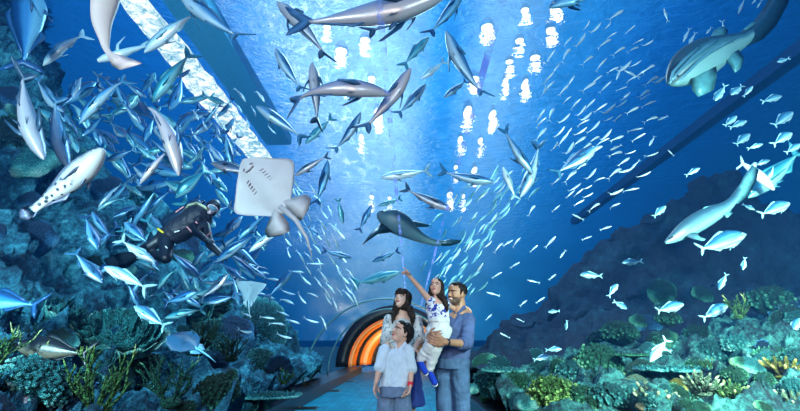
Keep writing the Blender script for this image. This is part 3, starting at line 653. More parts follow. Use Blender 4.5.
# ================================================================== fish
def fishmat(name, back, mid, belly, spots=None, lines=0, metal=.25, rough=.32, edge=.5, bscale=9, mot=.18, p0=.25, p1=.55):
    m, nt = newmat(name)
    at = N(nt, 'ShaderNodeAttribute', attribute_name='belly'); tc = N(nt, 'ShaderNodeTexCoord')
    n = N(nt, 'ShaderNodeTexNoise', i_Scale=bscale, i_Detail=5., i_Roughness=.65); L(nt, tc.outputs['Object'], n.inputs['Vector'])
    fac = math_(nt, 'ADD', at.outputs['Fac'], math_(nt, 'MULTIPLY', math_(nt, 'SUBTRACT', n.outputs['Fac'], .5), mot))
    r = ramp(nt, fac, [(0, Vector(back)*.6), (p0, back), ((p0+p1)/2, mid), (p1, Vector(mid)*1.15), (min(.98, p1+.2), belly)])
    col = r.outputs[0]
    sc = N(nt, 'ShaderNodeTexVoronoi', i_Scale=46.); L(nt, tc.outputs['Object'], sc.inputs['Vector'])
    if spots:
        v = N(nt, 'ShaderNodeTexVoronoi', i_Scale=spots[0]); L(nt, tc.outputs['Object'], v.inputs['Vector'])
        rr = ramp(nt, v.outputs['Distance'], [(spots[1], (1, 1, 1)), (spots[1]+.06, (0, 0, 0))])
        ax = N(nt, 'ShaderNodeSeparateXYZ'); L(nt, tc.outputs['Object'], ax.inputs[0])
        msk = N(nt, 'ShaderNodeMapRange', i_1=spots[2], i_2=spots[2]-.12, i_3=0., i_4=1.); L(nt, ax.outputs[0], msk.inputs[0])
        mm = math_(nt, 'MULTIPLY', rr.outputs[0], msk.outputs[0])
        mx = N(nt, 'ShaderNodeMix', data_type='RGBA'); L(nt, mm, mx.inputs[0]); L(nt, col, mx.inputs[6]); mx.inputs[7].default_value = tuple(spots[3])+(1,)
        col = mx.outputs[2]
    if lines:
        ax = N(nt, 'ShaderNodeSeparateXYZ'); L(nt, tc.outputs['Object'], ax.inputs[0])
        s_ = math_(nt, 'SINE', math_(nt, 'MULTIPLY', ax.outputs[2], lines))
        f = N(nt, 'ShaderNodeMapRange', i_1=.4, i_2=.9, i_3=0., i_4=.55); L(nt, s_, f.inputs[0])
        mx = N(nt, 'ShaderNodeMix', data_type='RGBA'); L(nt, f.outputs[0], mx.inputs[0]); L(nt, col, mx.inputs[6]); mx.inputs[7].default_value = (.01, .07, .14, 1)
        col = mx.outputs[2]
    b = principled(nt, col, rough, metal, .6, sc.outputs['Distance'], .15, .004)
    outp(nt, b.outputs[0]); return m
M_FISH = {
 'silver': fishmat('silver_blue_skin', (.006, .06, .18), (.05, .20, .38), (.34, .50, .60), p0=.36, p1=.66),
 'grey':   fishmat('grey_silver_skin', (.015, .05, .11), (.08, .14, .22), (.44, .43, .47), p0=.36, p1=.64),
 'pink':   fishmat('pinkish_silver_skin', (.02, .12, .30), (.26, .26, .36), (.50, .42, .44), p0=.38, p1=.60),
 'pale':   fishmat('pale_silver_skin', (.12, .38, .52), (.42, .66, .74), (.80, .90, .92)),
 'blue':   fishmat('deep_blue_skin', (.005, .05, .16), (.015, .14, .33), (.12, .36, .55)),
 'teal':   fishmat('teal_skin', (.01, .14, .22), (.03, .27, .36), (.22, .52, .58)),
 'dark':   fishmat('dark_olive_skin', (.005, .008, .013), (.025, .032, .03), (.14, .13, .10), p0=.35, p1=.6, mot=.5),
 'bream':  fishmat('bream_skin', (.02, .14, .28), (.12, .38, .54), (.42, .68, .78), lines=55),
 'grouper': fishmat('spotted_grouper_skin', (.10, .12, .16), (.28, .28, .30), (.50, .46, .45), mot=.6, bscale=12, spots=(17, .30, .12, (.01, .015, .03)), metal=.0, rough=.5),
 'shark':  fishmat('shark_skin', (.01, .045, .08), (.03, .09, .13), (.11, .27, .31), metal=0, rough=.5),
 'darkshark': fishmat('dark_shark_skin', (.008, .035, .065), (.018, .065, .10), (.07, .15, .19), metal=0, rough=.5),
 'guitar': fishmat('guitarfish_skin', (.006, .04, .07), (.03, .12, .17), (.14, .31, .33), metal=0, rough=.5, bscale=5, mot=.3),
}
M_FIN = {k: flat('fin_'+k, c, .4, .1, .25, 12) for k, c in dict(silver=(.03, .16, .30), grey=(.03, .08, .14), pink=(.04, .12, .24), pale=(.35, .6, .7), blue=(.006, .06, .17),
    teal=(.03, .25, .33), dark=(.008, .012, .018), bream=(.25, .55, .70), grouper=(.12, .13, .2), shark=(.07, .22, .27), darkshark=(.01, .045, .075), guitar=(.06, .22, .26)).items()}
M_EYE = flat('eye_black', (.005, .005, .008), .1, 0, .1); M_EYER = flat('eye_silver_ring', (.6, .66, .6), .25, .4, .1)

def prof(pts, u):
    for (a, x), (b, y) in zip(pts, pts[1:]):
        if u <= b:
            t = (u-a)/(b-a); t = t*t*(3-2*t) if 0 else t
            return x+(y-x)*t
    return pts[-1][1]
def smooth_prof(pts):
    us = np.array([p[0] for p in pts]); xs = np.array([p[1] for p in pts])
    t = np.linspace(0, 1, 61); y = np.interp(t, us, xs)
    for _ in range(3):
        y2 = y.copy(); y2[1:-1] = (y[:-2]+2*y[1:-1]+y[2:])/4; y = y2
    return lambda u: float(np.interp(u, t, y))
# species: profiles over the body length (nose 0, tail root 1): dorsal height, belly depth, half width; body occupies nose .5 .. tail root
SPEC = {
 'mackerel': dict(root=-.36, top=[(0, .008), (.08, .05), (.3, .098), (.6, .078), (.9, .018), (1, .013)], bot=[(0, .006), (.1, .05), (.35, .104), (.62, .078), (.9, .018), (1, .013)], w=[(0, .012), (.15, .058), (.4, .082), (.7, .052), (1, .010)],
      tail=[(.155, -.14, -.02), (.03, .12)], dors=[(.05, .20, .30), (-.02, .08, -.20)], fork=.17, pec=.15, dh=.05, ah=.045),
 'jack': dict(root=-.36, top=[(0, .012), (.1, .085), (.3, .15), (.55, .12), (.9, .02), (1, .014)], bot=[(0, .01), (.12, .07), (.35, .14), (.6, .105), (.9, .02), (1, .014)], w=[(0, .012), (.15, .055), (.4, .07), (.7, .04), (1, .010)],
      fork=.19, pec=.2, dh=.07, ah=.06),
 'bream': dict(root=-.36, top=[(0, .02), (.12, .11), (.32, .185), (.6, .14), (.9, .035), (1, .03)], bot=[(0, .015), (.12, .075), (.35, .15), (.6, .12), (.9, .035), (1, .03)], w=[(0, .015), (.15, .06), (.4, .075), (.7, .045), (1, .012)],
      fork=.14, pec=.14, dh=.06, ah=.05),
 'grouper': dict(root=-.38, top=[(0, .03), (.1, .085), (.3, .135), (.55, .125), (.85, .055), (1, .05)], bot=[(0, .03), (.1, .09), (.3, .145), (.55, .12), (.85, .05), (1, .05)], w=[(0, .04), (.12, .09), (.35, .12), (.7, .07), (1, .028)],
      fork=.09, pec=.14, dh=.06, ah=.06, round=True),
 'sardine': dict(root=-.38, top=[(0, .006), (.1, .04), (.35, .07), (.65, .055), (1, .010)], bot=[(0, .006), (.1, .04), (.35, .075), (.65, .055), (1, .010)], w=[(0, .01), (.2, .045), (.45, .055), (.75, .035), (1, .008)],
      fork=.11, pec=.1, dh=.04, ah=.04),
}
_fc = {}
def fish_meshes(sp, bend):
    key = (sp, round(bend, 2))
    if key in _fc: return _fc[key]
    S = SPEC[sp]; root = S['root']; Lb = .5-root
    T, B, W = (smooth_prof(S[k]) for k in ('top', 'bot', 'w'))
    def bx(x): return bend*(1-(2*x)**2)*1.0 - (bend*.5 if x < -.3 else 0)*min(1, (-.3-x)/.2 if x < -.3 else 0)
    def mp(p): return Vector((p[0], p[1]+bx(p[0]), p[2]))
    n, k = 22, 14
    g = G(); rr = []; bel = []
    for i in range(n+1):
        u = (i/n)**1.25; x = .5-u*Lb; r = []
        for j in range(k):
            a = 2*PI*j/k; sa = math.sin(a); ca = math.cos(a)
            z = (T(u) if sa > 0 else B(u))*sa; y = W(u)*ca*(abs(ca)**.15 if ca else 1)
            if u == 0: z *= .5; y *= .5
            r.append(mp((x, y, z))); bel.append(.5-.5*sa*(1 if abs(sa) else 0))
        rr.append(r)
    g.rings(rr)
    me = g.me('body'); a = me.attributes.new('belly', 'FLOAT', 'POINT'); a.data.foreach_set('value', bel)
    # mouth / gill line as a slit of the mesh: fold rings in slightly
    out = [('body', me, 'skin')]
    rt, f = root, S['fork']
    def poly(st, nrm, th, nm):
        gg = G(); gg.fin([(mp(a_), mp(b_)) for a_, b_ in st], nrm, th); out.append((nm, gg.me(nm), 'fin'))
    if S.get('round'):
        poly([((rt+.03, 0, -.05), (rt+.02, 0, -.052)), ((rt-.05, 0, -.085), (rt-.10, 0, -.06)), ((rt-.03, 0, 0), (rt-.13, 0, 0)), ((rt-.05, 0, .085), (rt-.10, 0, .06)), ((rt+.03, 0, .05), (rt+.02, 0, .052))], (0, 1, 0), .010, 'tail_fin')
    else:
        poly([((rt-.12, 0, f*.9), (rt-.14, 0, f*.9)), ((rt-.045, 0, f*.6), (rt-.115, 0, f*.5)), ((rt+.04, 0, .014), (rt-.06, 0, 0)), ((rt-.045, 0, -f*.6), (rt-.115, 0, -f*.5)), ((rt-.12, 0, -f*.9), (rt-.14, 0, -f*.9))], (0, 1, 0), .008, 'tail_fin')
    zt = lambda x: T((.5-x)/Lb)*.92; zb = lambda x: -B((.5-x)/Lb)*.92
    dh, ah = S['dh'], S['ah']
    poly([((.2, 0, zt(.2)), (.19, 0, zt(.19)-.01)), ((.12, 0, zt(.12)+dh*.9), (.1, 0, zt(.12)-.01)), ((.02, 0, zt(0)+dh*.8), (0, 0, zt(0)-.01)), ((-.14, 0, zt(-.14)+dh*.45), (-.16, 0, zt(-.16)-.01)), ((-.3, 0, zt(-.3)+dh*.15), (-.31, 0, zt(-.31)-.005))], (0, 1, 0), .006, 'dorsal_fin')
    poly([((-.02, 0, zb(-.02)), (-.04, 0, zb(-.04)+.01)), ((-.1, 0, zb(-.08)-ah), (-.12, 0, zb(-.1)+.01)), ((-.2, 0, zb(-.2)-ah*.45), (-.22, 0, zb(-.22)+.01)), ((-.3, 0, zb(-.3)-ah*.12), (-.31, 0, zb(-.31)+.005))], (0, 1, 0), .006, 'anal_fin')
    for s in (1, -1):
        y0 = W(.26)*.9*s; q = S['pec']
        poly([((.25, y0, -.02), (.19, y0, -.045)), ((.19, y0+s*q*.35, -.035), (.12, y0+s*q*.25, -.06)), ((.06, y0+s*q*.62, -.065), (.03, y0+s*q*.55, -.075))], (0, 0, 1), .006, 'pectoral_fin')
        yv = W(.3)*.3*s
        poly([((.2, yv, zb(.2)*.9), (.14, yv, zb(.14)*.9)), ((.12, yv+s*.03, zb(.15)-ah*.7), (.1, yv+s*.03, zb(.15)-ah*.6))], (0, 1, .2), .005, 'pelvic_fin')
        xe = .5-Lb*.085; e = .016 if sp in ('jack', 'bream', 'sardine') else .012
        ge = G(); c = mp((xe, W(.085)*.86*s, T(.085)*.3)); ge.ell(c, (e, e*.55, e), 10, 6, m=0); ge.ell(c+Vector((0, s*e*.25, 0)), (e*.6, e*.5, e*.6), 8, 6, m=1)
        out.append(('eye', ge.me('eye'), 'eye'))
    _fc[key] = out; return out

_matvar = {}
def with_mat(me, mats):
    key = (me.name, tuple(m.name for m in mats))
    if key not in _matvar:
        c = me.copy(); c.materials.clear()
        for m in mats: c.materials.append(m)
        _matvar[key] = c
    return _matvar[key]

def orient(o, hx, hy, tx, ty, Y, roll=30, dy=0.0, flip=False, fill=1.0):
    "put a +X-headed thing of unit length so that it reads from head pixel to tail pixel at distance Y"
    h = P(hx, hy, Y - dy/2); t = P(tx, ty, Y + dy/2)
    ax = (h-t); ln = ax.length*fill; ax.normalize(); c = (h+t)/2
    view = (c-CAM).normalized()
    away = (view - ax*view.dot(ax)).normalized()
    upv = ax.cross(away).normalized()
    if upv.dot(UP) < 0: upv = -upv
    if flip: upv = -upv
    a = math.radians(roll)
    z = (upv*math.cos(a) + away*math.sin(a)).normalized(); y = z.cross(ax)
    o.matrix_world = Matrix(((ax.x*ln, y.x*ln, z.x*ln, c.x), (ax.y*ln, y.y*ln, z.y*ln, c.y), (ax.z*ln, y.z*ln, z.z*ln, c.z), (0, 0, 0, 1)))
    return o

def fish(sp, skin, hx, hy, tx, ty, Y, roll, bend, label, group=None, name=None, dy=None, flip=False, cat='fish', light=False):
    parts = fish_meshes(sp, bend)
    nm = name or {'mackerel': 'kingfish', 'jack': 'jack_fish', 'bream': 'bream', 'grouper': 'grouper', 'sardine': 'sardine'}[sp]
    r = empty(nm)
    if dy is None: dy = random.Random(hash((round(hx), round(hy)))).uniform(-.12, .12)*Y*.1
    orient(r, hx, hy, tx, ty, Y, roll, dy, flip)
    for pn, me, kind in parts:
        if light and pn in ('pelvic_fin', 'anal_fin'): continue
        mm = {'skin': [M_FISH[skin]], 'fin': [M_FIN[skin]], 'eye': [M_EYER, M_EYE]}[kind]
        c = bpy.data.objects.new(pn, with_mat(me, mm)); COL.objects.link(c); c.parent = r
    tag(r, label, cat, group); return r

F = fish
# ---- upper left
F('mackerel', 'pale', 43, 66, 88, 33, 6.5, 35, .10, 'pale slender fish gliding down-left between the upper left rock and the hanging pinkish tail')
F('jack', 'blue', 31, -22, 22, 74, 5.5, 20, .04, 'dark blue fish with its tail down at the top left corner against the cliff')
F('mackerel', 'grey', 44, 160, 22, 66, 5.2, 60, .05, 'large grey-bellied fish diving straight down at the far upper left, against the cliff')
F('mackerel', 'silver', 68, 168, 55, 92, 5.8, 50, .05, 'narrower silver fish diving beside the large grey-bellied diving one')
F('mackerel', 'silver', 79, 124, 130, 77, 5.0, 45, .08, 'silver-flanked kingfish heading down-left with pointed bright snout below the pinkish tail fin')
F('mackerel', 'pale', 144, 53, 200, 10, 5.6, 40, .03, 'pale long fish crossing the top of the white skylight strip')
F('mackerel', 'teal', 152, 103, 194, 50, 5.6, 30, .05, 'dark teal striped fish crossing the lower part of the white skylight strip')
F('mackerel', 'pink', 179, 176, 141, 99, 4.6, 68, -.09, 'big pinkish-bellied fish curving down beside the foot of the skylight strip')
F('mackerel', 'pink', 140, 184, 172, 147, 5.0, 62, .03, 'small pinkish fish heading down-left next to the big curving pinkish-bellied one')
F('mackerel', 'silver', 176, -14, 244, 40, 4.6, 50, -.05, 'silver fish leaving the top edge with its forked tail trailing down-right in open blue')
F('mackerel', 'grey', 210, 10, 168, -9, 5.5, 55, .0, 'grey fish at the top edge beside the silver fish with the forked tail')
F('mackerel', 'grey', 277, 2, 329, 60, 5.0, 68, .03, 'pale grey fish slanting up-left across the sparkling water near the top')
F('mackerel', 'pink', 448, -6, 286, 24, 4.2, 60, .04, 'longest pinkish fish lying along the top edge with its tail drooping at the left end')
F('mackerel', 'grey', 432, -2, 364, 34, 4.9, 55, .04, 'grey fish with spread fins just under the longest pinkish fish at the top edge')
F('mackerel', 'silver', 275, 48, 304, 92, 5.2, 42, -.04, 'silver fish slanting up-left just left of the vertical one, under the sparkling water')
F('mackerel', 'grey', 312, 62, 317, 128, 5.2, 60, .02, 'grey fish hanging upright, head up, crossed by the arched fish')
F('mackerel', 'pink', 391, 95, 286, 104, 4.4, 52, -.13, 'large arched pinkish fish with a blue back in the middle of the upper picture')
F('mackerel', 'silver', 256, 106, 306, 141, 5.0, 42, .02, 'silver fish heading up-left with pelvic fin down, left of the arched fish')
F('mackerel', 'teal', 305, 144, 334, 116, 6.4, 30, .02, 'turquoise fish heading down-left below the tail of the upright grey fish')
F('mackerel', 'silver', 361, 112, 332, 152, 5.6, 42, .09, 'curved silver fish under the big arched one, tail pointing down')
F('mackerel', 'pink', 411, 68, 361, 132, 4.7, 50, .04, 'pink-bellied fish passing diagonally behind the head of the arched fish')
F('mackerel', 'silver', 426, 84, 396, 116, 6.0, 30, .04, 'silver-teal fish right of the diagonal pink-bellied fish')
F('mackerel', 'teal', 429, 37, 402, 68, 6.2, 25, -.04, 'teal fish heading up-right under the top lamps, left of the lone white-bellied kingfish')
F('mackerel', 'blue', 464, -10, 427, 36, 6.2, 45, .04, 'long blue fish running off the top edge above the lone kingfish')
F('mackerel', 'silver', 444, 98-0, 468, 80, 6.6, 30, .04, 'small teal-silver fish tucked left of the tail of the lone kingfish')
F('mackerel', 'pale', 421, 79, 446, 60, 6.8, 20, .0, 'thin pale fish between the teal fish and the lone kingfish')
F('mackerel', 'silver', 446, 31, 486, 98, 4.8, 62, -.05, 'lone kingfish with white belly slanting up-left in open blue above centre')
F('jack', 'blue', 549, 8, 614, -10, 4.0, 55, .05, 'dark blue fish head with long pectoral fin at the top edge right of the lamps')
F('mackerel', 'silver', 533, 174, 502, 126, 5.2, 50, .03, 'silver fish diving down-right, left member of the crossing trio')
F('mackerel', 'silver', 520, 198, 540, 140, 5.3, 45, -.05, 'silver fish diving down-left, right member of the crossing trio')
F('mackerel', 'pale', 503, 167, 516, 200, 6.0, 40, .0, 'short pale fish under the crossing trio with its head up')
F('jack', 'silver', 597, 146, 553, 175, 5.6, 35, .03, 'silver fish with striped flank and dark forked tail right of the crossing trio')
F('mackerel', 'silver', 494, 182, 438, 170, 5.6, 40, .05, 'silver fish facing right just above the slanting seam glints, upper of the centre pair')
F('mackerel', 'grey', 452, 210, 402, 187, 5.4, 45, .02, 'grey-bellied fish facing down-right above the dark shark')
F('mackerel', 'pale', 380, 178, 432, 170, 6.6, 30, .0, 'pale translucent fish swimming left across the violet seam')
F('mackerel', 'grey', 295, 176, 330, 155, 5.4, 50, .03, 'grey-white fish right behind the white stingray, nose near its wing tip')
F('mackerel', 'blue', 328, 160, 315, 206, 5.8, 40, .05, 'dark blue slim fish hanging nose-up right of the white stingray')
F('jack', 'grey', 211, 163, 258, 176, 5.6, 45, .02, 'dark-backed fish poking out left from behind the white stingray')
F('mackerel', 'teal', 343, 224, 338, 198, 7.5, 20, .0, 'small teal fish hanging vertically in the pale water right of the stingray tail')
F('mackerel', 'blue', 352, 258, 322, 250, 7.0, 40, .0, 'dark blue fish with spread fins swimming level left of the dark shark')
F('bream', 'blue', 318, 236, 308, 226, 7.5, 30, .0, 'tiny round dark blue fish left of the level dark blue fish')
F('mackerel', 'blue', 232, 166, 224, 128, 6.6, 30, .0, 'dark blue vertical fish above the left wing of the white stingray')
F('mackerel', 'blue', 238, 240, 270, 212, 5.2, 50, .03, 'dark fish slipping out under the white stingray')
F('mackerel', 'pale', 249, 252, 286, 225, 5.2, 40, .02, 'pale fish slanting below the white stingray beside its tail')
F('mackerel', 'blue', 372, 262, 400, 250, 8.0, 30, .0, 'small dark blue fish below the dark shark')
F('mackerel', 'teal', 400, 272, 352, 284, 9.0, 20, .04, 'long faint teal fish passing behind the pointing hand')
F('mackerel', 'blue', 372, 205, 358, 232, 8.0, 20, .0, 'faint blue fish bending down beside the fin of the dark shark')
F('mackerel', 'teal', 378, 206, 402, 198, 8.0, 20, .0, 'faint teal fish above the head of the dark shark')
# ---- middle and lower left
F('grouper', 'grouper', 104, 149, 22, 218, 3.9, 38, .04, 'large pale grouper with black spots and a white speckled tail heading up-right')
F('jack', 'silver', 103, 283, 72, 250, 5.4, 30, .0, 'silver-blue jack heading down-right below the spotted grouper')
F('jack', 'blue', 98, 250, 84, 214, 5.8, 30, .0, 'dark blue jack hanging nose-down just above the silver-blue jack')
F('mackerel', 'pale', 104, 267, 151, 291, 5.0, 15, .08, 'blue-white slim fish with a curved back under the diver fins')
F('jack', 'bream', 134, 306, 168, 328, 4.6, 12, .0, 'bright small trevally with a yellowish face facing left above the rosette coral', name='trevally')
F('jack', 'blue', -34, 297, 44, 306, 4.2, 25, .0, 'blue jack cut by the left edge with its black forked tail showing')
F('jack', 'dark', 14, 345, 94, 355, 3.8, 12, .0, 'big dark giant trevally with a bronze face facing left over the lower left coral', name='trevally')
F('jack', 'blue', 197, 292, 163, 304, 5.2, 25, .0, 'dark blue fish turned up-right below the diver')
F('jack', 'grey', 228, 274, 199, 300, 5.3, 40, .05, 'olive-grey fish right of the diver hand and left of the small pale ray')
F('mackerel', 'teal', 165, 318, 206, 309, 5.6, 20, .05, 'long teal fish above the lower green staghorn')
F('jack', 'silver', 208, 303, 236, 296, 6.0, 30, .0, 'silver-blue fish nosing left beside the small pale ray')
F('mackerel', 'pale', 155, 262, 118, 238, 5.6, 20, .03, 'greenish pale fish lying behind the legs of the diver')
F('mackerel', 'silver', 216, 262, 260, 232, 5.6, 20, .06, 'silver streaky fish passing behind the hand of the diver')
F('jack', 'blue', 124, 222, 150, 246, 6.2, 35, .03, 'blue jack behind the knees of the diver')
# ---- right hand side bream
BR = [(715,101,726,84,'topmost upright bream right below the guitarfish fin'),(731,95,743,85,'bream second from left in the row of three below the guitarfish'),(753,86,743,97,'bream third in the row of three below the guitarfish'),
 (782,96,761,102,'level bream right of the row of three below the guitarfish'),(793,112,773,126,'tall bream with pelvic fins down near the right edge'),(792,133,772,145,'bream below the tall bream near the right edge'),
 (801,144,785,153,'bream touching the right edge below the tall one'),(737,116,724,126,'bream half hidden behind its neighbour in the overlapping pair'),(747,121,729,128,'front bream of the overlapping pair'),
 (750,134,735,145,'bream tilted up just under the overlapping pair'),(763,144,747,149,'nearly level bream under the tilted one'),(700,168,685,176,'lone bream in open blue left of the shark tail'),
 (666,206,653,217,'small pale bream above the rock ridge near the shark snout'),(622,263,643,261,'small bream facing left over the dark rock, left of the large striped bream'),(580,275,603,276,'bream facing left at the edge of the dark rock'),
 (618,284,608,297,'upright bream below the one facing left over the rock'),(627,309,613,301,'small bream tilted right over the dark rock'),(684,304,656,311,'pale level bream above the table coral'),
 (728,305,701,319,'bream beside the yellow-green branching coral'),(719,290,727,273,'upright small bream above the yellow-green branching coral'),(743,270,745,257,'tiny upright bream under the large striped bream'),
 (790,203,759,215,'large bream facing right near the right edge over the rock'),(746,234,697,250,'large striped bream under the shark'),(562,349,545,350,'upper one of two bream over the right reef'),
 (550,356,533,360,'lower one of two bream over the right reef'),(548,312,560,311,'small pale bream against the dark rock beside the man'),(566,330,567,320,'upright faint bream between the man and the table coral'),
 (801,318,790,334,'blue bream leaving at the right edge above the green shelf'),(770,160,754,166,'bream partly hidden behind the small shark'),(755,210,742,204,'tiny bream behind the shark pelvic fin'),
 (777,62,790,58,'faint bream in deep blue at upper right'),(655,345,672,352,'bluish fish resting on top of the table coral')]
for i, (a, b, c, d, lab) in enumerate(BR):
    F('bream', 'bream', a, b, c, d, 6.0+(i % 5)*.35, 12, ((i*37) % 5-2)*.02, lab, 'bream around the right rocks')
F('jack', 'pale', 650, 362, 668, 338, 5.2, 10, .02, 'pale blue fish nosing down into the table coral')
F('mackerel', 'teal', 748, 198, 804, 148, 6.8, 15, .0, 'long thin teal fish with pale patches slanting up to the right edge')
# ---- faint pale fish far off in the deep blue right
FAR = [(683,42,690,28),(688,46,696,32),(706,34,712,27),(738,14,745,-2),(752,4,758,-3),(757,8,762,0),(726,40,722,20),(664,8,668,22),(616,80,622,66),(624,70,640,78),(700,60,706,72),(668,68,674,80),(623,98,630,92),
 (640,100,650,94),(658,120,668,116),(649,146,655,136),(610,150,622,145),(668,150,674,156),(630,170,640,160),(560,205,552,212),(575,190,566,198),(538,245,530,252),(556,236,545,248),(592,236,582,240),(527,280,540,283),(556,274,549,280),(545,297,536,303),
 (502,272,492,278),(520,262,510,268),(572,214,584,220),(612,226,600,230),(560,258,566,250),(513,240,503,246),(486,292,500,296),(527,300,520,306),(516,318,524,322),(500,333,510,338),(492,314,486,320)]
for i, (a, b, c, d) in enumerate(FAR):
    F('sardine', 'pale', a, b, c, d, 8.5, 20, 0, 'tiny pale fish scattered singly in the deep blue right of the man', 'tiny pale fish scattered in deep blue', name='small_fish', light=True)

# ---- schools: small slim fish, one body each
def school_mesh(bend, name):
    S = SPEC['sardine']; g = G(); bel = []
    T, B, W = (smooth_prof(S[k]) for k in ('top', 'bot', 'w')); rr = []
    for i in range(9):
        u = i/8; x = .5-u*.86
        rr.append([(x, W(u)*math.cos(2*PI*j/8)+bend*(1-4*x*x), (T(u) if j < 4 else B(u))*math.sin(2*PI*j/8)) for j in range(8)]); bel += [.5-.5*math.sin(2*PI*j/8) for j in range(8)]
    g.rings(rr)
    y0 = bend*(1-4*.36*.36)*.4
    g.fin([((-.49, y0-bend*.3, .11), (-.5, y0-bend*.3, .11)), ((-.34, y0, .01), (-.41, y0, 0)), ((-.49, y0-bend*.3, -.11), (-.5, y0-bend*.3, -.11))], (0, 1, 0), .008)
    bel += [.4]*(len(g.v)-len(bel))
    me = g.me(name); a = me.attributes.new('belly', 'FLOAT', 'POINT'); a.data.foreach_set('value', bel); return me
SM = [school_mesh(b, 'school_fish') for b in (-.16, -.05, .15)]
def school(pts, skin, label, group, nm, roll=25):
    for (x, y, ang, ln, Y, bi) in pts:
        me = with_mat(SM[bi], [M_FISH[skin]])
        o = bpy.data.objects.new(nm, me); COL.objects.link(o)
        c, s = math.cos(math.radians(ang))*ln/2, math.sin(math.radians(ang))*ln/2
        orient(o, x+c, y-s, x-c, y+s, Y, roll, random.uniform(-.2, .2))
        tag(o, label, 'fish', group)
rs = random.Random(21)
TAKEN = []
def roomy(x, y, l_, Y_, k=.42):
    p = P(x, y, Y_); r = l_*Y_/FP*k
    if any((p-q).length < r+s for q, s in TAKEN): return False
    TAKEN.append((p, r)); return True
def scatter(n, inside, ang, ln, Y, mind=5):
    out = []; tries = 0
    while len(out) < n and tries < 20000:
        tries += 1
        x, y = inside(rs.random(), rs.random())
        if any((x-o[0])**2+(y-o[1])**2 < mind*mind for o in out): continue
        l_, Y_ = rs.uniform(*ln), rs.uniform(*Y)
        if not roomy(x, y, l_, Y_): continue
        out.append((x, y, ang(x, y)+rs.uniform(-12, 12), l_, Y_, rs.choice((0, 1, 2))))
    return out
# the swirl right of the lamps
def swirl_in(a, b):
    while True:
        x = rs.uniform(520, 660); y = rs.uniform(10, 215)
        cx_, cy_ = 600, 105
        d = ((x-cx_)/62)**2+((y-cy_)/105)**2
        if d < 1 and rs.random() < (1.15-.6*d): return x, y
def swirl_ang(x, y): return 38+ (110-y)*.12 + (600-x)*.35
school(scatter(95, swirl_in, swirl_ang, (11, 19), (6.5, 8.5), 7), 'pale', 'small pale fish in the loose swirling school right of the white lamps', 'pale school swirling right of the lamps', 'schooling_fish')
# slim blue fish streaming up-right above the man
school(scatter(62, lambda a, b: (lambda t: (448+t*58+rs.gauss(0, 14), 292-t*112+rs.gauss(0, 12)))(a), lambda x, y: 52, (12, 22), (7.5, 10), 5), 'teal', 'slim blue fish in the dense stream rising up-right above the father and daughter', 'blue stream rising above the family', 'schooling_fish')
school(scatter(22, lambda a, b: (lambda t: (455+t*50+rs.gauss(0, 16), 280-t*100+rs.gauss(0, 12)))(a), lambda x, y: 50, (10, 16), (8, 10), 9), 'pale', 'slim silvery fish mixed into the blue stream above the father and daughter', 'silvery fish in the blue stream', 'schooling_fish')
# slanting school left of centre
school(scatter(70, lambda a, b: (lambda t: (272+t*75+rs.gauss(0, 14)*(1-.3*t), 175+t*125+rs.gauss(0, 20)))(a), lambda x, y: -58, (11, 20), (7.5, 10), 6), 'pale', 'thin pale fish slanting down-right in the school between the stingray and the tunnel mouth', 'pale school slanting left of the tunnel mouth', 'schooling_fish')
school(scatter(18, lambda a, b: (rs.uniform(195, 262), rs.uniform(95, 160)), lambda x, y: -60, (12, 20), (6.5, 9), 10), 'pale', 'thin pale fish sinking down-right along the dark beam above the white stingray', 'thin fish along the dark beam', 'schooling_fish')
school(scatter(20, lambda a, b: (rs.uniform(238, 320), rs.uniform(262, 345)), lambda x, y: -12, (12, 20), (8, 10), 10), 'pale', 'thin pale nearly level fish low between the small ray and the joint ring', 'level thin fish near the joint ring', 'schooling_fish')

# ---- the dense crowd at left: jacks and kingfish with parts
CR = []
def crowd_ok(x, y):
    if 12 < x < 110 and 145 < y < 225: return False
    if 118 < x < 236 and 194 < y < 276: return rs.random() < .2
    if 236 < x < 296 and 160 < y < 236: return False
    if 168 < x < 215 and y < 110: return rs.random() < .25
    return True
tries = 0
while len(CR) < 135 and tries < 9000:
    tries += 1
    t = rs.random(); x = 75+t*185+rs.gauss(0, 20); y = 85+rs.random()*(215)
    if y < 60+(x-70)*.25 or x > 290 or (x < 98 and y > 190): continue
    if x > 232 and y < 225: continue
    if not crowd_ok(x, y): continue
    if any((x-a)**2+(y-b)**2 < 64 for a, b, *_ in CR): continue
    ang = rs.choice((-55, -50, -65, -35, 50, -125, -140, 40, 130, 200, -20)) + rs.uniform(-18, 18)
    l_, Y_ = rs.uniform(24, 50), rs.uniform(6.9, 9.4)
    if not roomy(x, y, l_, Y_, .40): continue
    CR.append((x, y, ang, l_, Y_))
for i, (x, y, ang, ln, Y) in enumerate(CR):
    c, s = math.cos(math.radians(ang))*ln/2, math.sin(math.radians(ang))*ln/2
    F(rs.choice(('mackerel', 'mackerel', 'jack')), rs.choice(('blue', 'blue', 'blue', 'teal', 'teal', 'silver')), x+c, y-s, x-c, y+s, Y, rs.choice((10, 25, 40, 60)), rs.choice((-.1, -.05, .0, .05, .1)),
      'blue-silver fish packed into the crowd in front of the left reef around the diver', 'crowd of fish in front of the left reef', name='crowding_fish', light=True, dy=rs.uniform(-.25, .25))
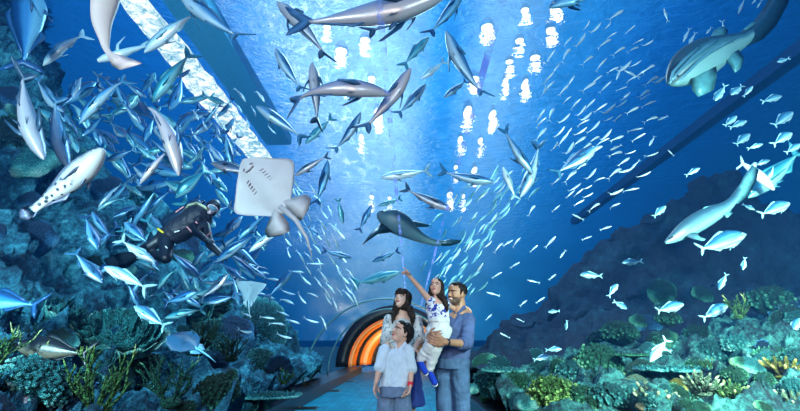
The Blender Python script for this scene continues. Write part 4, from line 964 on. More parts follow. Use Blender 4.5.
# ================================================================== reef rock, left cliff and right ridge
def rockmat(name, stops, sc=1.6, bs=1.0, rough=.85):
    m, nt = newmat(name)
    n = noise_n(nt, sc, 8, .68, 'Object', .5); n2 = noise_n(nt, sc*7, 8, .8); v = N(nt, 'ShaderNodeTexVoronoi', i_Scale=sc*5)
    tc = N(nt, 'ShaderNodeTexCoord'); L(nt, tc.outputs['Object'], v.inputs['Vector'])
    f = math_(nt, 'ADD', math_(nt, 'MULTIPLY', n.outputs['Fac'], .5), math_(nt, 'MULTIPLY', n2.outputs['Fac'], .5))
    r = ramp(nt, f, stops)
    h = math_(nt, 'ADD', math_(nt, 'MULTIPLY', n2.outputs['Fac'], .7), math_(nt, 'MULTIPLY', v.outputs['Distance'], -.4))
    b = principled(nt, r.outputs[0], rough, 0, .25, h, bs, .12); outp(nt, b.outputs[0]); return m
rock_left = rockmat('crusted_teal_rock', [(.38, (.002, .012, .03)), (.46, (.006, .06, .11)), (.52, (.02, .17, .26)), (.58, (.06, .36, .48)), (.66, (.25, .65, .75))])
rock_right = rockmat('dark_ridge_rock', [(.38, (.001, .004, .014)), (.5, (.002, .010, .028)), (.60, (.005, .03, .06)), (.70, (.02, .10, .15))], 1.1, .8)
rock_reef = rockmat('coral_rock', [(.40, (.002, .010, .016)), (.47, (.01, .05, .07)), (.53, (.03, .17, .17)), (.60, (.09, .36, .33)), (.68, (.25, .6, .55))], 2.2)

def terrain(rows, nu, nv, amp, sc, ground=-.1):
    "rows: (Y, [pixel polyline]); a rock skin through these ridge lines, wrinkled"
    pts = []
    for Y, pl in rows:
        p3 = [P(x, y, Y) for x, y in pl]
        for p in p3: p.z = max(p.z, ground)
        d = [0]
        for a, b in zip(p3, p3[1:]): d.append(d[-1]+(b-a).length)
        row = []
        for i in range(nu+1):
            t = d[-1]*i/nu
            for k in range(len(d)-1):
                if t <= d[k+1] or k == len(d)-2:
                    q = (t-d[k])/(d[k+1]-d[k]); row.append(p3[k].lerp(p3[k+1], q)); break
        pts.append(row)
    grid = []
    for j in range(nv+1):
        t = j/nv*(len(pts)-1); k = min(int(t), len(pts)-2); q = t-k; q = q*q*(3-2*q)
        grid.append([pts[k][i].lerp(pts[k+1][i], q) for i in range(nu+1)])
    v = []
    for j, r in enumerate(grid):
        for i, p in enumerate(r):
            a = grid[min(j+1, nv)][i]-grid[max(j-1, 0)][i]; b = r[min(i+1, nu)]-r[max(i-1, 0)]
            n = b.cross(a); n = n.normalized() if n.length > 1e-6 else Vector((0, 0, 1))
            if n.z < 0: n = -n
            h = 1-abs(fractal(p, sc, 5))*1.6 + fractal(p+Vector((9, 3, 5)), sc*3.1, 4)*.5 - abs(fractal(p, sc*9, 3))*.30 - .5
            v.append(p+n*h*amp)
    f = [(j*(nu+1)+i, j*(nu+1)+i+1, (j+1)*(nu+1)+i+1, (j+1)*(nu+1)+i) for j in range(nv) for i in range(nu)]
    return v, f
def rockobj(name, rows, nu, nv, amp, sc, m, label):
    v, f = terrain(rows, nu, nv, amp, sc); me = mesh(name, v, f)
    o = link(name, me, m); tag(o, label, 'rock'); return o, BVHTree.FromPolygons(v, f)
cliff, cliff_t = rockobj('reef_cliff', [
  (2.6, [(-420, 330), (-250, 400), (-60, 470), (60, 520), (150, 560)]),
  (4.6, [(-260, 60), (-120, 230), (10, 345), (90, 395), (225, 430)]),
  (6.8, [(-200, -160), (-60, 60), (40, 250), (120, 350), (255, 402)]),
  (9.0, [(-160, -220), (-10, -20), (80, 190), (165, 300), (282, 386)]),
  (11.5, [(-120, -200), (38, -10), (52, 110), (112, 180), (180, 232), (240, 290), (290, 338), (312, 372)]),
  (13.5, [(-120, -60), (20, 60), (60, 180), (140, 260), (220, 310), (318, 368)]),
  (15.5, [(-200, 360), (-60, 370), (60, 372), (150, 372), (240, 372), (322, 370)])], 240, 200, .55, .55, rock_left,
  'tall teal encrusted reef cliff filling the left side behind the diver')
ridge, ridge_t = rockobj('rock_ridge', [
  (9.5, [(468, 378), (530, 372), (600, 366), (700, 350), (820, 330), (960, 320)]),
  (11.5, [(468, 372), (500, 352), (560, 330), (640, 300), (740, 290), (820, 280), (980, 260)]),
  (12.6, [(468, 368), (500, 334), (548, 302), (582, 262), (605, 240), (660, 214), (702, 184), (737, 172), (748, 205), (812, 222), (980, 180)]),
  (14.5, [(468, 368), (500, 340), (548, 312), (582, 275), (605, 255), (660, 230), (702, 200), (737, 190), (760, 215), (812, 232), (980, 190)]),
  (17, [(468, 366), (520, 366), (600, 366), (700, 366), (800, 366), (980, 366)])], 130, 90, .42, .6, rock_right,
  'dark navy rock ridge rising to a peak behind the right reef')
reef, reef_t = rockobj('reef_slope', [
  (2.7, [(640, 470), (720, 470), (800, 465), (900, 460), (1040, 450)]),
  (4.3, [(545, 425), (600, 412), (680, 404), (760, 398), (850, 385), (1000, 370)]),
  (6.0, [(508, 402), (560, 394), (620, 385), (700, 372), (780, 352), (850, 335), (1000, 320)]),
  (7.6, [(489, 390), (520, 380), (580, 370), (640, 356), (700, 345), (780, 318), (850, 296), (1000, 280)]),
  (9.0, [(478, 383), (510, 372), (560, 362), (620, 350), (690, 338), (760, 312), (850, 285), (1000, 270)]),
  (10.6, [(470, 378), (520, 374), (600, 370), (700, 366), (800, 360), (1000, 350)])], 200, 150, .30, .9, rock_reef,
  'low coral-covered rock slope at lower right')

def hit(px, py, trees=(cliff_t, ridge_t, reef_t)):
    d = ray(px, py).normalized(); best = None
    for t in trees:
        loc, nrm, idx, dist = t.ray_cast(CAM, d)
        if loc is not None and (best is None or dist < best[2]): best = (loc, nrm, dist)
    if best is None: return None
    n = best[1]
    if n.dot(d) > 0: n = -n
    return best[0], n, best[2]

# ------------------------------------------------------------------ corals
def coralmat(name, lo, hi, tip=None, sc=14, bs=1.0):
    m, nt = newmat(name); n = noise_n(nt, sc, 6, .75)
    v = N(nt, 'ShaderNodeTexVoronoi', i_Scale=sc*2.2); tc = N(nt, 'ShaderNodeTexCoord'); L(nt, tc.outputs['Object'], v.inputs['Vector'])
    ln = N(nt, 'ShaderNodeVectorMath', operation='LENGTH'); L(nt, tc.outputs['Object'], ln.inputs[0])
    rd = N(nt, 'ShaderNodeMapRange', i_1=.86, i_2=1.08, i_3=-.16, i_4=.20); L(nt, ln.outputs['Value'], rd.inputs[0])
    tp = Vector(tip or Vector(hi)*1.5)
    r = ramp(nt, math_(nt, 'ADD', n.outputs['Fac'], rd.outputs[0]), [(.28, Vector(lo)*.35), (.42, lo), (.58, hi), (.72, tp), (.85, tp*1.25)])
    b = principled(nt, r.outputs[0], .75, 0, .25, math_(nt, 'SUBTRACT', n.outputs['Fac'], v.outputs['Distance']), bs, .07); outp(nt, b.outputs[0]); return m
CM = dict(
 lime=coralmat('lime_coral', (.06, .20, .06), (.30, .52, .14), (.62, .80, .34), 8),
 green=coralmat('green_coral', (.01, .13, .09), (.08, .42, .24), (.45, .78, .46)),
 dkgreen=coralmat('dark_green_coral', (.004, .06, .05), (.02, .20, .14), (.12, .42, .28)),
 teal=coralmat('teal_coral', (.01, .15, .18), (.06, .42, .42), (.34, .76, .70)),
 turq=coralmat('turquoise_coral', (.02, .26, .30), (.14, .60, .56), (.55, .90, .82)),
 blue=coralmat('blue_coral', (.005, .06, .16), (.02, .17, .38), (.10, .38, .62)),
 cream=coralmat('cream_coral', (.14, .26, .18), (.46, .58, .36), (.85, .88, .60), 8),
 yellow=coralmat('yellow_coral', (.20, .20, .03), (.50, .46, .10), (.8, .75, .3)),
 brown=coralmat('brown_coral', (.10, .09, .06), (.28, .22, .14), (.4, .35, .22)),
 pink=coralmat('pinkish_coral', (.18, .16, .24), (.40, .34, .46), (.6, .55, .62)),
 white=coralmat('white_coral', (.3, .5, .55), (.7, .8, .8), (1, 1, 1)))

def staghorn(seed, n=11, R=1.45, spread=1.9, thick=.028, lev=4):
    r = random.Random(seed); g = G()
    def branch(p, d, ln, th, lv):
        k = 4; pts = [p]; q = d.copy()
        for i in range(k):
            q = (q + Vector((r.uniform(-1, 1), r.uniform(-1, 1), r.uniform(-.3, .8)))*.22).normalized(); pts.append(pts[-1]+q*ln/k)
        g.tube(pts, [th, th*.92, th*.85, th*.72, th*.3], 5)
        if lv > 0:
            for _ in range(r.choice((1, 2, 2))):
                i = r.choice((1, 2, 3)); q2 = (q+Vector((r.uniform(-1, 1), r.uniform(-1, 1), r.uniform(-.2, 1)))*.85).normalized()
                branch(pts[i], q2, ln*r.uniform(.5, .72), th*.78, lv-1)
    for i in range(n):
        a = r.uniform(0, 2*PI); e = r.uniform(.1, 1)*spread
        branch(Vector((math.cos(a)*.12, math.sin(a)*.12, -.05)), Vector((math.cos(a)*e, math.sin(a)*e, 1)).normalized(), R*r.uniform(.38, .55), thick, lev-1)
    g.ell((0, 0, -.06), (.22, .22, .12), 10, 6)
    return g.me('colony')
def cauliflower(seed, bumps=150, br=.12, flat_=.75):
    r = random.Random(seed); g = G(); g.ell((0, 0, 0), (.8, .8, .8*flat_), 16, 10)
    for i in range(bumps):
        z = 1-(i+.5)/bumps*1.25; a = i*2.39996+r.uniform(-.2, .2); q = math.sqrt(max(0, 1-z*z))
        c = Vector((q*math.cos(a), q*math.sin(a), z*flat_))*.84; b = br*r.uniform(.7, 1.2)
        g.ell(c, (b, b, b), 7, 5)
        c2 = c*1.14+Vector((r.uniform(-.07, .07), r.uniform(-.07, .07), r.uniform(-.04, .07))); g.ell(c2, (b*.6,)*3, 6, 4)
    return g.me('colony')
def brain(seed, flat_=.7, amp=.12, fold=3.2):
    g = G(); n, k = 40, 24; rr = []
    for i in range(k+1):
        ph = PI*(i+.02)/(k+.04); q = []
        for j in range(n):
            a = 2*PI*j/n; p = Vector((math.sin(ph)*math.cos(a), math.sin(ph)*math.sin(a), math.cos(ph)*flat_))
            h = 1+amp*(fractal(p+Vector((seed, 0, 0)), 1.3, 3)*1.4 + abs(math.sin(fractal(p+Vector((0, seed, 0)), fold, 2)*9))*.45)
            q.append(p*h)
        rr.append(q)
    g.rings(rr[::-1]); return g.me('colony')
def table(seed):
    r = random.Random(seed); g = G(); n = 40; rr = []
    for rad, z in ((.12, -.55), (.10, -.3), (.2, -.16), (.6, -.07), (.97, .0), (1.0, .05), (.95, .09), (.55, .07), (.2, .05), (.02, .05)):
        rr.append([Vector((math.cos(2*PI*j/n), math.sin(2*PI*j/n), 0))*rad*(1+(.13*fractal((math.cos(2*PI*j/n)*1.2+seed, math.sin(2*PI*j/n)*1.2, 0), 1.6, 3) if rad > .3 else 0)) + Vector((0, 0, z)) for j in range(n)])
    g.rings(rr)
    for i in range(170):
        q = math.sqrt((i+.5)/170)*.97; a = i*2.39996; b = .035*r.uniform(.7, 1.3)
        g.cone((q*math.cos(a), q*math.sin(a), .06), (q*math.cos(a)*1.02, q*math.sin(a)*1.02, .10+r.uniform(0, .05)), b, b*.7, 6)
    return g.me('colony')
def rosette(seed, n=26):
    "whorl of thin upright plates"
    r = random.Random(seed); g = G()
    for i in range(n):
        t = i/n; a = i*2.39996; q = .15+.85*math.sqrt(t); st = []
        for k in range(7):
            b = a+(k-3)*.16; h = (.42*(1-t)+.14)*(1+.25*math.sin(k*2.1+i))
            st.append((Vector((q*math.cos(b)*1.12, q*math.sin(b)*1.12, h)), Vector((q*.75*math.cos(b), q*.75*math.sin(b), -.12))))
        rr = []
        for A, B in st:
            c = (A+B)/2; nn = Vector((math.cos(a), math.sin(a), .3)).normalized()*.022
            rr.append([A+nn*.5, c+nn+Vector((math.cos(a), math.sin(a), 0))*.05, B+nn, B-nn, c-nn+Vector((math.cos(a), math.sin(a), 0))*.05, A-nn*.5])
        g.rings(rr)
    g.ell((0, 0, -.15), (.85, .85, .18), 16, 6)
    return g.me('colony')
def fan(seed):
    r = random.Random(seed); g = G(); n = 34; rr = []
    for i in range(n+1):
        a = PI*(-.12+1.24*i/n); q = 1+.07*math.sin(a*9)
        rr.append([Vector((-math.cos(a)*q, .06*math.sin(i*1.3), math.sin(a)*q+.1)), Vector((-math.cos(a)*q*.5, .05+.05*math.sin(i*1.3), math.sin(a)*q*.5+.05)), Vector((-math.cos(a)*.06, .02, -.1)), Vector((-math.cos(a)*q*.5, .01+.05*math.sin(i*1.3), math.sin(a)*q*.5+.05))])
    g.rings(rr); g.cone((0, 0, -.4), (0, 0, 0), .09, .06, 8); return g.me('colony')
def fingers(seed, n=26):
    r = random.Random(seed); g = G(); g.ell((0, 0, -.05), (.5, .5, .2), 12, 6)
    for i in range(n):
        a = i*2.39996; q = math.sqrt((i+.5)/n); d = Vector((q*math.cos(a)*.9, q*math.sin(a)*.9, 1.1-.5*q)).normalized(); ln = r.uniform(.55, .95)
        p = Vector((q*math.cos(a)*.35, q*math.sin(a)*.35, 0)); b = r.uniform(.055, .085)
        g.tube([p, p+d*ln*.5, p+d*ln*.85+Vector((0, 0, .04)), p+d*ln+Vector((0, 0, .05))], [b*.8, b, b*1.15, b*.5], 7)
        if r.random() < .6:
            d2 = (d+Vector((r.uniform(-1, 1), r.uniform(-1, 1), .2))*.7).normalized(); g.tube([p+d*ln*.5, p+d*ln*.5+d2*ln*.25, p+d*ln*.5+d2*ln*.36], [b*.8, b*.95, b*.4], 6)
    return g.me('colony')
_cc = {}
MAKERS = dict(staghorn=staghorn, cauliflower=cauliflower, brain=brain, table=table, rosette=rosette, fan=fan, fingers=fingers)
CNAME = dict(staghorn='staghorn_coral', cauliflower='cauliflower_coral', brain='boulder_coral', table='table_coral', rosette='rosette_coral', fan='fan_coral', fingers='finger_coral')
def coral(kind, px, py, rad_px, colr, label, seed=0, zs=1.0, group=None, Y=None, lift=0.0, tilt=.5, pede=True, sink=.15):
    if Y is None:
        h = hit(px, py)
        if h is None: return None
        p, n, _ = h
    else: p = P(px, py, Y); n = Vector((0, -.3, 1)).normalized()
    depth = (p-CAM).dot(FW); R = rad_px*depth/FP
    key = (kind, seed)
    if key not in _cc: _cc[key] = MAKERS[kind](seed)
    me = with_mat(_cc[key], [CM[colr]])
    nm = CNAME[kind]
    o = bpy.data.objects.new(nm, me); COL.objects.link(o)
    up = Vector((0, 0, 1)).lerp(n, tilt).normalized()
    if kind == 'fan': up = Vector((0, -.15, 1)).normalized()
    q = Vector((0, 0, 1)).rotation_difference(up)
    rz = Matrix.Rotation(random.uniform(0, 6.28) if kind != 'fan' else 0, 4, 'Z')
    o.matrix_world = Matrix.Translation(p - up*R*sink + Vector((0, 0, lift))) @ q.to_matrix().to_4x4() @ rz @ Matrix.Diagonal((R, R, R*zs, 1))
    tag(o, label, 'coral', group); return o
K = coral
# lower left
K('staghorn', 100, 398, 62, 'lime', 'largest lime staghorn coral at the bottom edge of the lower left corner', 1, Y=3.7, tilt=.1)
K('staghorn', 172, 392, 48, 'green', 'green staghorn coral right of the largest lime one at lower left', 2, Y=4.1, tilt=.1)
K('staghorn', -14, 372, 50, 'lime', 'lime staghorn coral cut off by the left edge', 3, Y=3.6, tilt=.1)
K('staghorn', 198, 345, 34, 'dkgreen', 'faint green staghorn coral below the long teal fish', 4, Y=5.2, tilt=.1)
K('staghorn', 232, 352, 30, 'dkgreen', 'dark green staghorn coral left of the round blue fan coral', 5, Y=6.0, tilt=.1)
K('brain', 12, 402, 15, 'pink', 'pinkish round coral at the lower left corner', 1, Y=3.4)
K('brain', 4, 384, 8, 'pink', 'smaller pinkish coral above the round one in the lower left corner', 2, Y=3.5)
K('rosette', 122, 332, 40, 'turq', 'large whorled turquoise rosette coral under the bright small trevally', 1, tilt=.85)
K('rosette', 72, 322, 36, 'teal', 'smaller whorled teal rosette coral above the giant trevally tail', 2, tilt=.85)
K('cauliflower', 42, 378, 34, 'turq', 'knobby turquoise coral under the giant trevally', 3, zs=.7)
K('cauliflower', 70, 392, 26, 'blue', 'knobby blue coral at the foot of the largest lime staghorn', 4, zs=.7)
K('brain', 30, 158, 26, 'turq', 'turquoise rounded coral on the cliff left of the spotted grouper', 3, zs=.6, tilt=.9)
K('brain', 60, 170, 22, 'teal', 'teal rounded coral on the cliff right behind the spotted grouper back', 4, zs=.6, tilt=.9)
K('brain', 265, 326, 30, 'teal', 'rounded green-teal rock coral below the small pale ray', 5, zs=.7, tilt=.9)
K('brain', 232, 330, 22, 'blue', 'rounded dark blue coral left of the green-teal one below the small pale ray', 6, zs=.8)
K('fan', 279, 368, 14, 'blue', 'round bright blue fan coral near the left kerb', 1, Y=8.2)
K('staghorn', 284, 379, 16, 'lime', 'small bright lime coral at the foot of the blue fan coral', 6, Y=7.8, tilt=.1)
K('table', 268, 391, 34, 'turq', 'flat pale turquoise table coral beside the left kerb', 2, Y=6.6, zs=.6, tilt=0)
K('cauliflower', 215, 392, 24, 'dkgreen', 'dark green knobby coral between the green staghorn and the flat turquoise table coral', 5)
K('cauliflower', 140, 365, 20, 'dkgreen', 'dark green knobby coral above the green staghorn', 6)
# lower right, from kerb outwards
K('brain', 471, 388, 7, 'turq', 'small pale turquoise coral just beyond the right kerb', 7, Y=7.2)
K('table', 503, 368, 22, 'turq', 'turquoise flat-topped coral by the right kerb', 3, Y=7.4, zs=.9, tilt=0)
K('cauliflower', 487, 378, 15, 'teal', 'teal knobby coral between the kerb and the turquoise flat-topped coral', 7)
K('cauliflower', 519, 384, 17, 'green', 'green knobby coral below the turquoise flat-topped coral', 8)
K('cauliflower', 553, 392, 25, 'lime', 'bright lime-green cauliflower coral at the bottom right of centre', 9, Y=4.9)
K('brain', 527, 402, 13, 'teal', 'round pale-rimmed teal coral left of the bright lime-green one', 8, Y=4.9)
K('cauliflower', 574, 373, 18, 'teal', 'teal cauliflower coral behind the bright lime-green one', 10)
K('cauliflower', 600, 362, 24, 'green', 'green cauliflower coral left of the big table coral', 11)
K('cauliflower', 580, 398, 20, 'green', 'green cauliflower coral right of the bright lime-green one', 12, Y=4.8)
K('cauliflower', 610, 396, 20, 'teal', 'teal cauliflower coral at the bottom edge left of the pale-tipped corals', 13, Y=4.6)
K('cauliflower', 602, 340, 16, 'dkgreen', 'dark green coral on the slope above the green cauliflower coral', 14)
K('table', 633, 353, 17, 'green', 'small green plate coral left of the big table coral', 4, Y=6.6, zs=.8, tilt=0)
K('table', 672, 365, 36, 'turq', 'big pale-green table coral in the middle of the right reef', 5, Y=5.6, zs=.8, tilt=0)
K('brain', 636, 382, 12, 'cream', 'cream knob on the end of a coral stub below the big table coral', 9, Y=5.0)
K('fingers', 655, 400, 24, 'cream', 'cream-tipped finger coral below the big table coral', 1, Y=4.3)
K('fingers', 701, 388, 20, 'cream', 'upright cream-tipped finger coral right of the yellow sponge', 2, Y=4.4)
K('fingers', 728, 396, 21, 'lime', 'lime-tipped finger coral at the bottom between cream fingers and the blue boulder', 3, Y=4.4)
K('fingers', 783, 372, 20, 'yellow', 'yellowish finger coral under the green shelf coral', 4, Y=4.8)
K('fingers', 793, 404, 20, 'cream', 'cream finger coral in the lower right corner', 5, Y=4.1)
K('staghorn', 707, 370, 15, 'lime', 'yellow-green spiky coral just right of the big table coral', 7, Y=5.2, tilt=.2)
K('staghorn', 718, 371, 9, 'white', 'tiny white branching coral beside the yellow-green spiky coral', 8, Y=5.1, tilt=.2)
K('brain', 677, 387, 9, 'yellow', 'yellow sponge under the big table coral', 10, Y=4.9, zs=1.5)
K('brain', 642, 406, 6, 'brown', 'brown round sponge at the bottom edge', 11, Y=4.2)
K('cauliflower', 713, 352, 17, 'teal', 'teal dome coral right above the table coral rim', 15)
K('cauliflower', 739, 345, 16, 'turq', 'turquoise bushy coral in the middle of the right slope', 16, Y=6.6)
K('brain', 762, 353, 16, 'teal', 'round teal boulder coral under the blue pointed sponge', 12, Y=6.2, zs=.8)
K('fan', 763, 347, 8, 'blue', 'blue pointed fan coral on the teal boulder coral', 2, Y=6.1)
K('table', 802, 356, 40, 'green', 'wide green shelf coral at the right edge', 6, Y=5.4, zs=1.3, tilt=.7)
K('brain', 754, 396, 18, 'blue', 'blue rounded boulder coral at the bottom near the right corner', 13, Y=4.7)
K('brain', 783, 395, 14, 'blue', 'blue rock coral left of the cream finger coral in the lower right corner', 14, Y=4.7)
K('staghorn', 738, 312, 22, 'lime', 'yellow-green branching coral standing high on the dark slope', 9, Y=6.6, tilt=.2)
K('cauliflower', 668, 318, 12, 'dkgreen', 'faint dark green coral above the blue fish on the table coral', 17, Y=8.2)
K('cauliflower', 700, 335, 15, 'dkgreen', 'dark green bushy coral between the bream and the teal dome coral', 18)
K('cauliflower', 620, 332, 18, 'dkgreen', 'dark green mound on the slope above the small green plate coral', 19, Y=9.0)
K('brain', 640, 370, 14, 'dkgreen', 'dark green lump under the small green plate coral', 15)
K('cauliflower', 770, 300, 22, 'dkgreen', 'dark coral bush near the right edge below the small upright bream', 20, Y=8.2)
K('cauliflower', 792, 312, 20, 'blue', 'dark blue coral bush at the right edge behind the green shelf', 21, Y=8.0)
# the rest of the reef growth, many similar small colonies
rc = random.Random(5)
names_l = {'teal': 'small teal', 'dkgreen': 'small dark green', 'green': 'small green', 'blue': 'small blue', 'turq': 'small turquoise'}
def filler(n, box, kinds, cols, rad, where, grp):
    k = 0
    while k < n:
        x = rc.uniform(box[0], box[2]); y = rc.uniform(box[1], box[3]); h = hit(x, y)
        if h is None or h[2] > 14: k += 1; continue
        c = rc.choice(cols); kd = rc.choice(kinds)
        K(kd, x, y, rc.uniform(*rad), c, '%s %s %s' % (names_l[c], CNAME[kd].replace('_', ' '), where), rc.choice((21, 22, 23)), group='%s %s %s' % (names_l[c], CNAME[kd].replace('_', ' '), grp), zs=rc.uniform(.7, 1.1), tilt=.8)
        k += 1
filler(72, (478, 350, 800, 411), ('cauliflower', 'brain', 'cauliflower', 'staghorn'), ('teal', 'green', 'green', 'turq', 'green'), (6, 14), 'among the growth on the lower right reef', 'on the right reef')
filler(16, (640, 290, 800, 350), ('cauliflower', 'brain'), ('teal', 'dkgreen', 'blue'), (7, 15), 'on the dim upper slope of the right reef', 'on the dim right slope')
filler(42, (0, 300, 270, 411), ('cauliflower', 'brain', 'rosette', 'staghorn'), ('teal', 'dkgreen', 'blue', 'teal'), (8, 20), 'on the lower left reef', 'on the lower left reef')
filler(30, (0, 10, 210, 300), ('brain', 'cauliflower', 'rosette'), ('teal', 'dkgreen', 'blue', 'blue'), (10, 22), 'on the steep left cliff', 'on the steep left cliff')
# ================================================================== the water body: clear blue haze around the tunnel
m, nt = newmat('clear_blue_water')
vs = N(nt, 'ShaderNodeVolumeScatter', i_Density=.009, i_Anisotropy=.3); vs.inputs[0].default_value = (.03, .30, 1, 1)
oo = N(nt, 'ShaderNodeOutputMaterial'); L(nt, vs.outputs[0], oo.inputs['Volume'])
pl = [(-40, -.2), (TX-TR-.02, -.2)]+[(TX-(TR+.02)*math.cos(PI*i/28), CZ+(TR+.02)*math.sin(PI*i/28)) for i in range(29)]+[(TX+TR+.02, -.2), (40, -.2), (40, SURF-.02), (-40, SURF-.02)]
n_ = len(pl); v = [(x, y, z) for y in (-6, 60) for x, z in pl]
g = G(); g.add(v, [tuple(range(n_)), tuple(range(2*n_-1, n_-1, -1))]+[(j, n_+j, n_+(j+1) % n_, (j+1) % n_) for j in range(n_)])
o = g.build('water', m, smooth=False); struct(o, 'clear blue water filling the tank')
# ================================================================== sharks, guitarfish, rays
M_FISH['hang'] = fishmat('pinkish_ray_skin', (.20, .18, .22), (.38, .28, .26), (.52, .40, .36), metal=0, rough=.55, bscale=3, p0=.1, p1=.3)
M_FIN['hang'] = flat('fin_hang', (.70, .50, .46), .5, 0, .2, 8)
def spine_animal(name, sp, ratio, skin, fins, label, cat, back=(0, 0, 1), eye=None, n=14, group=None):
    """sp: (px, py, Y, half-width px) down the middle line from snout to tail; fins: (part name, [((px,py,Y),(px,py,Y)), ...], thickness)"""
    pts = [P(a, b, c) for a, b, c, _ in sp]; rad = [w*((p-CAM).dot(FW))/FP for p, (_, _, _, w) in zip(pts, sp)]
    # refine with Catmull-Rom
    P2, R2 = [], []
    for i in range(len(pts)-1):
        p0, p1, p2, p3 = pts[max(i-1, 0)], pts[i], pts[i+1], pts[min(i+2, len(pts)-1)]
        r0, r1, r2, r3 = rad[max(i-1, 0)], rad[i], rad[i+1], rad[min(i+2, len(pts)-1)]
        for k in range(6):
            t = k/6; c = lambda a, b, c_, d: .5*((2*b)+(c_-a)*t+(2*a-5*b+4*c_-d)*t*t+(3*b-a-3*c_+d)*t**3)
            P2.append(Vector([c(p0[q], p1[q], p2[q], p3[q]) for q in range(3)])); R2.append(max(.002, c(r0, r1, r2, r3)))
    P2.append(pts[-1]); R2.append(rad[-1])
    org_ = P2[len(P2)//2].copy(); root = empty(name, org_)
    g = G(); rr = []; bel = []; bk = Vector(back)
    for i, p in enumerate(P2):
        t = (P2[min(i+1, len(P2)-1)]-P2[max(i-1, 0)]).normalized(); view = (p-CAM).normalized()
        w_ = t.cross(view).normalized(); d_ = w_.cross(t).normalized()      # in-picture width axis, depth axis
        q = []
        for j in range(n):
            a = 2*PI*j/n; off = w_*math.cos(a)*R2[i] + d_*math.sin(a)*R2[i]*ratio
            q.append(p+off-org_); dn = off.normalized(); bel.append(.5-.5*max(-1, min(1, dn.dot(bk.normalized()))))
        rr.append(q)
    g.rings(rr); me = g.me('body'); a = me.attributes.new('belly', 'FLOAT', 'POINT'); a.data.foreach_set('value', bel)
    link('body', me, M_FISH[skin], root)
    for nm, st, th in fins:
        st = [(P(*a_)-org_, P(*b_)-org_) for a_, b_ in st]
        A = (st[-1][0]-st[0][0]); B = st[0][1]-st[0][0]
        if B.length < 1e-3 or A.cross(B).length < 1e-4: B = st[len(st)//2][1]-st[len(st)//2][0]
        nn = A.cross(B); nn = nn.normalized() if nn.length > 1e-6 else Vector((0, 1, 0))
        gg = G(); gg.fin(st, nn, th); gg.build(nm, M_FIN[skin], root)
    for e in (eye or []):
        ge = G(); ge.ell(P(*e[:3])-org_, (e[3],)*3, 10, 6); ge.build('eye', M_EYE, root)
    tag(root, label, cat, group); return root

spine_animal('guitarfish', [(668, 84, 5.6, 2), (673, 80, 5.6, 9), (685, 70, 5.6, 18), (700, 60, 5.65, 20), (715, 52, 5.7, 17), (728, 46, 5.8, 12), (742, 40, 5.9, 8), (752, 33, 6.0, 5), (758, 28, 6.1, 2)], .62, 'guitar',
  [('pectoral_fin', [((690, 74, 5.55), (716, 62, 5.6)), ((692, 90, 5.45), (717, 76, 5.5)), ((698, 97, 5.4), (714, 90, 5.45))], .03),
   ('pelvic_fin', [((722, 54, 5.7), (738, 48, 5.8)), ((732, 68, 5.6), (744, 58, 5.7)), ((735, 73, 5.55), (741, 68, 5.6))], .025),
   ('dorsal_fin', [((708, 42, 5.75), (724, 40, 5.8)), ((714, 30, 5.85), (727, 36, 5.85)), ((722, 26, 5.9), (728, 30, 5.9))], .02),
   ('dorsal_fin', [((738, 34, 5.95), (752, 28, 6)), ((752, 22, 6.0), (760, 24, 6.05))], .02),
   ],
  'large pale-bellied guitarfish with broad rounded head and dark tail at the upper right', 'guitarfish', (-.55, .25, .8), [(678, 76, 5.3, .014)])
for o_ in [x for x in bpy.data.objects if x.name == 'guitarfish']:
    gg = G(); gg.fin([(P(734, 36, 5.9)-o_.location, P(738, 50, 5.85)-o_.location), (P(750, 26, 6.0)-o_.location, P(762, 40, 5.95)-o_.location), (P(762, 10, 6.15)-o_.location, P(776, 26, 6.1)-o_.location), (P(774, -10, 6.3)-o_.location, P(788, 4, 6.25)-o_.location), (P(792, -44, 6.5)-o_.location, P(800, -40, 6.5)-o_.location)], (P(760, 20, 6)-CAM), .07); gg.build('tail', M_FIN['darkshark'], o_)
    for ln in ([(672, 80), (680, 70), (692, 58), (706, 47), (718, 41)], [(676, 84), (688, 72), (700, 60), (712, 51), (724, 45), (740, 36)], [(670, 84), (673, 72), (684, 60), (698, 48)]):
        g = G(); g.tube([P(x, y, 5.25+i*.06)-o_.location for i, (x, y) in enumerate(ln)], [.008, .018, .02, .02, .01, .006][:len(ln)], 6); g.build('back_ridge', M_FISH['pale'], o_)
spine_animal('shark', [(665, 243, 5.6, 1.5), (672, 239, 5.6, 4.5), (684, 231, 5.6, 8), (698, 222, 5.65, 9.5), (712, 214, 5.7, 8.5), (724, 208, 5.75, 6), (733, 200, 5.8, 4), (740, 189, 5.9, 3), (748, 178, 6, 2), (756, 169, 6.05, 1)], .8, 'shark',
  [('pectoral_fin', [((686, 236, 5.5), (696, 232, 5.5)), ((694, 240, 5.3), (700, 237, 5.3)), ((703, 241, 5.15), (706, 239, 5.15))], .015),
   ('dorsal_fin', [((700, 213, 5.65), (712, 208, 5.7)), ((704, 207, 5.65), (714, 205, 5.7))], .012),
   ('pelvic_fin', [((722, 214, 5.7), (730, 209, 5.75)), ((727, 218, 5.6), (733, 213, 5.7))], .012),
   ('tail_fin', [((733, 202, 5.8), (738, 204, 5.8)), ((737, 190, 5.85), (748, 196, 5.85)), ((744, 176, 5.95), (756, 182, 5.95)), ((752, 165, 6), (759, 170, 6))], .015)],
  'teal shark gliding down-left in front of the dark rock ridge with its tail raised', 'shark', (-.2, .2, 1), [(672, 237, 5.52, .012)])
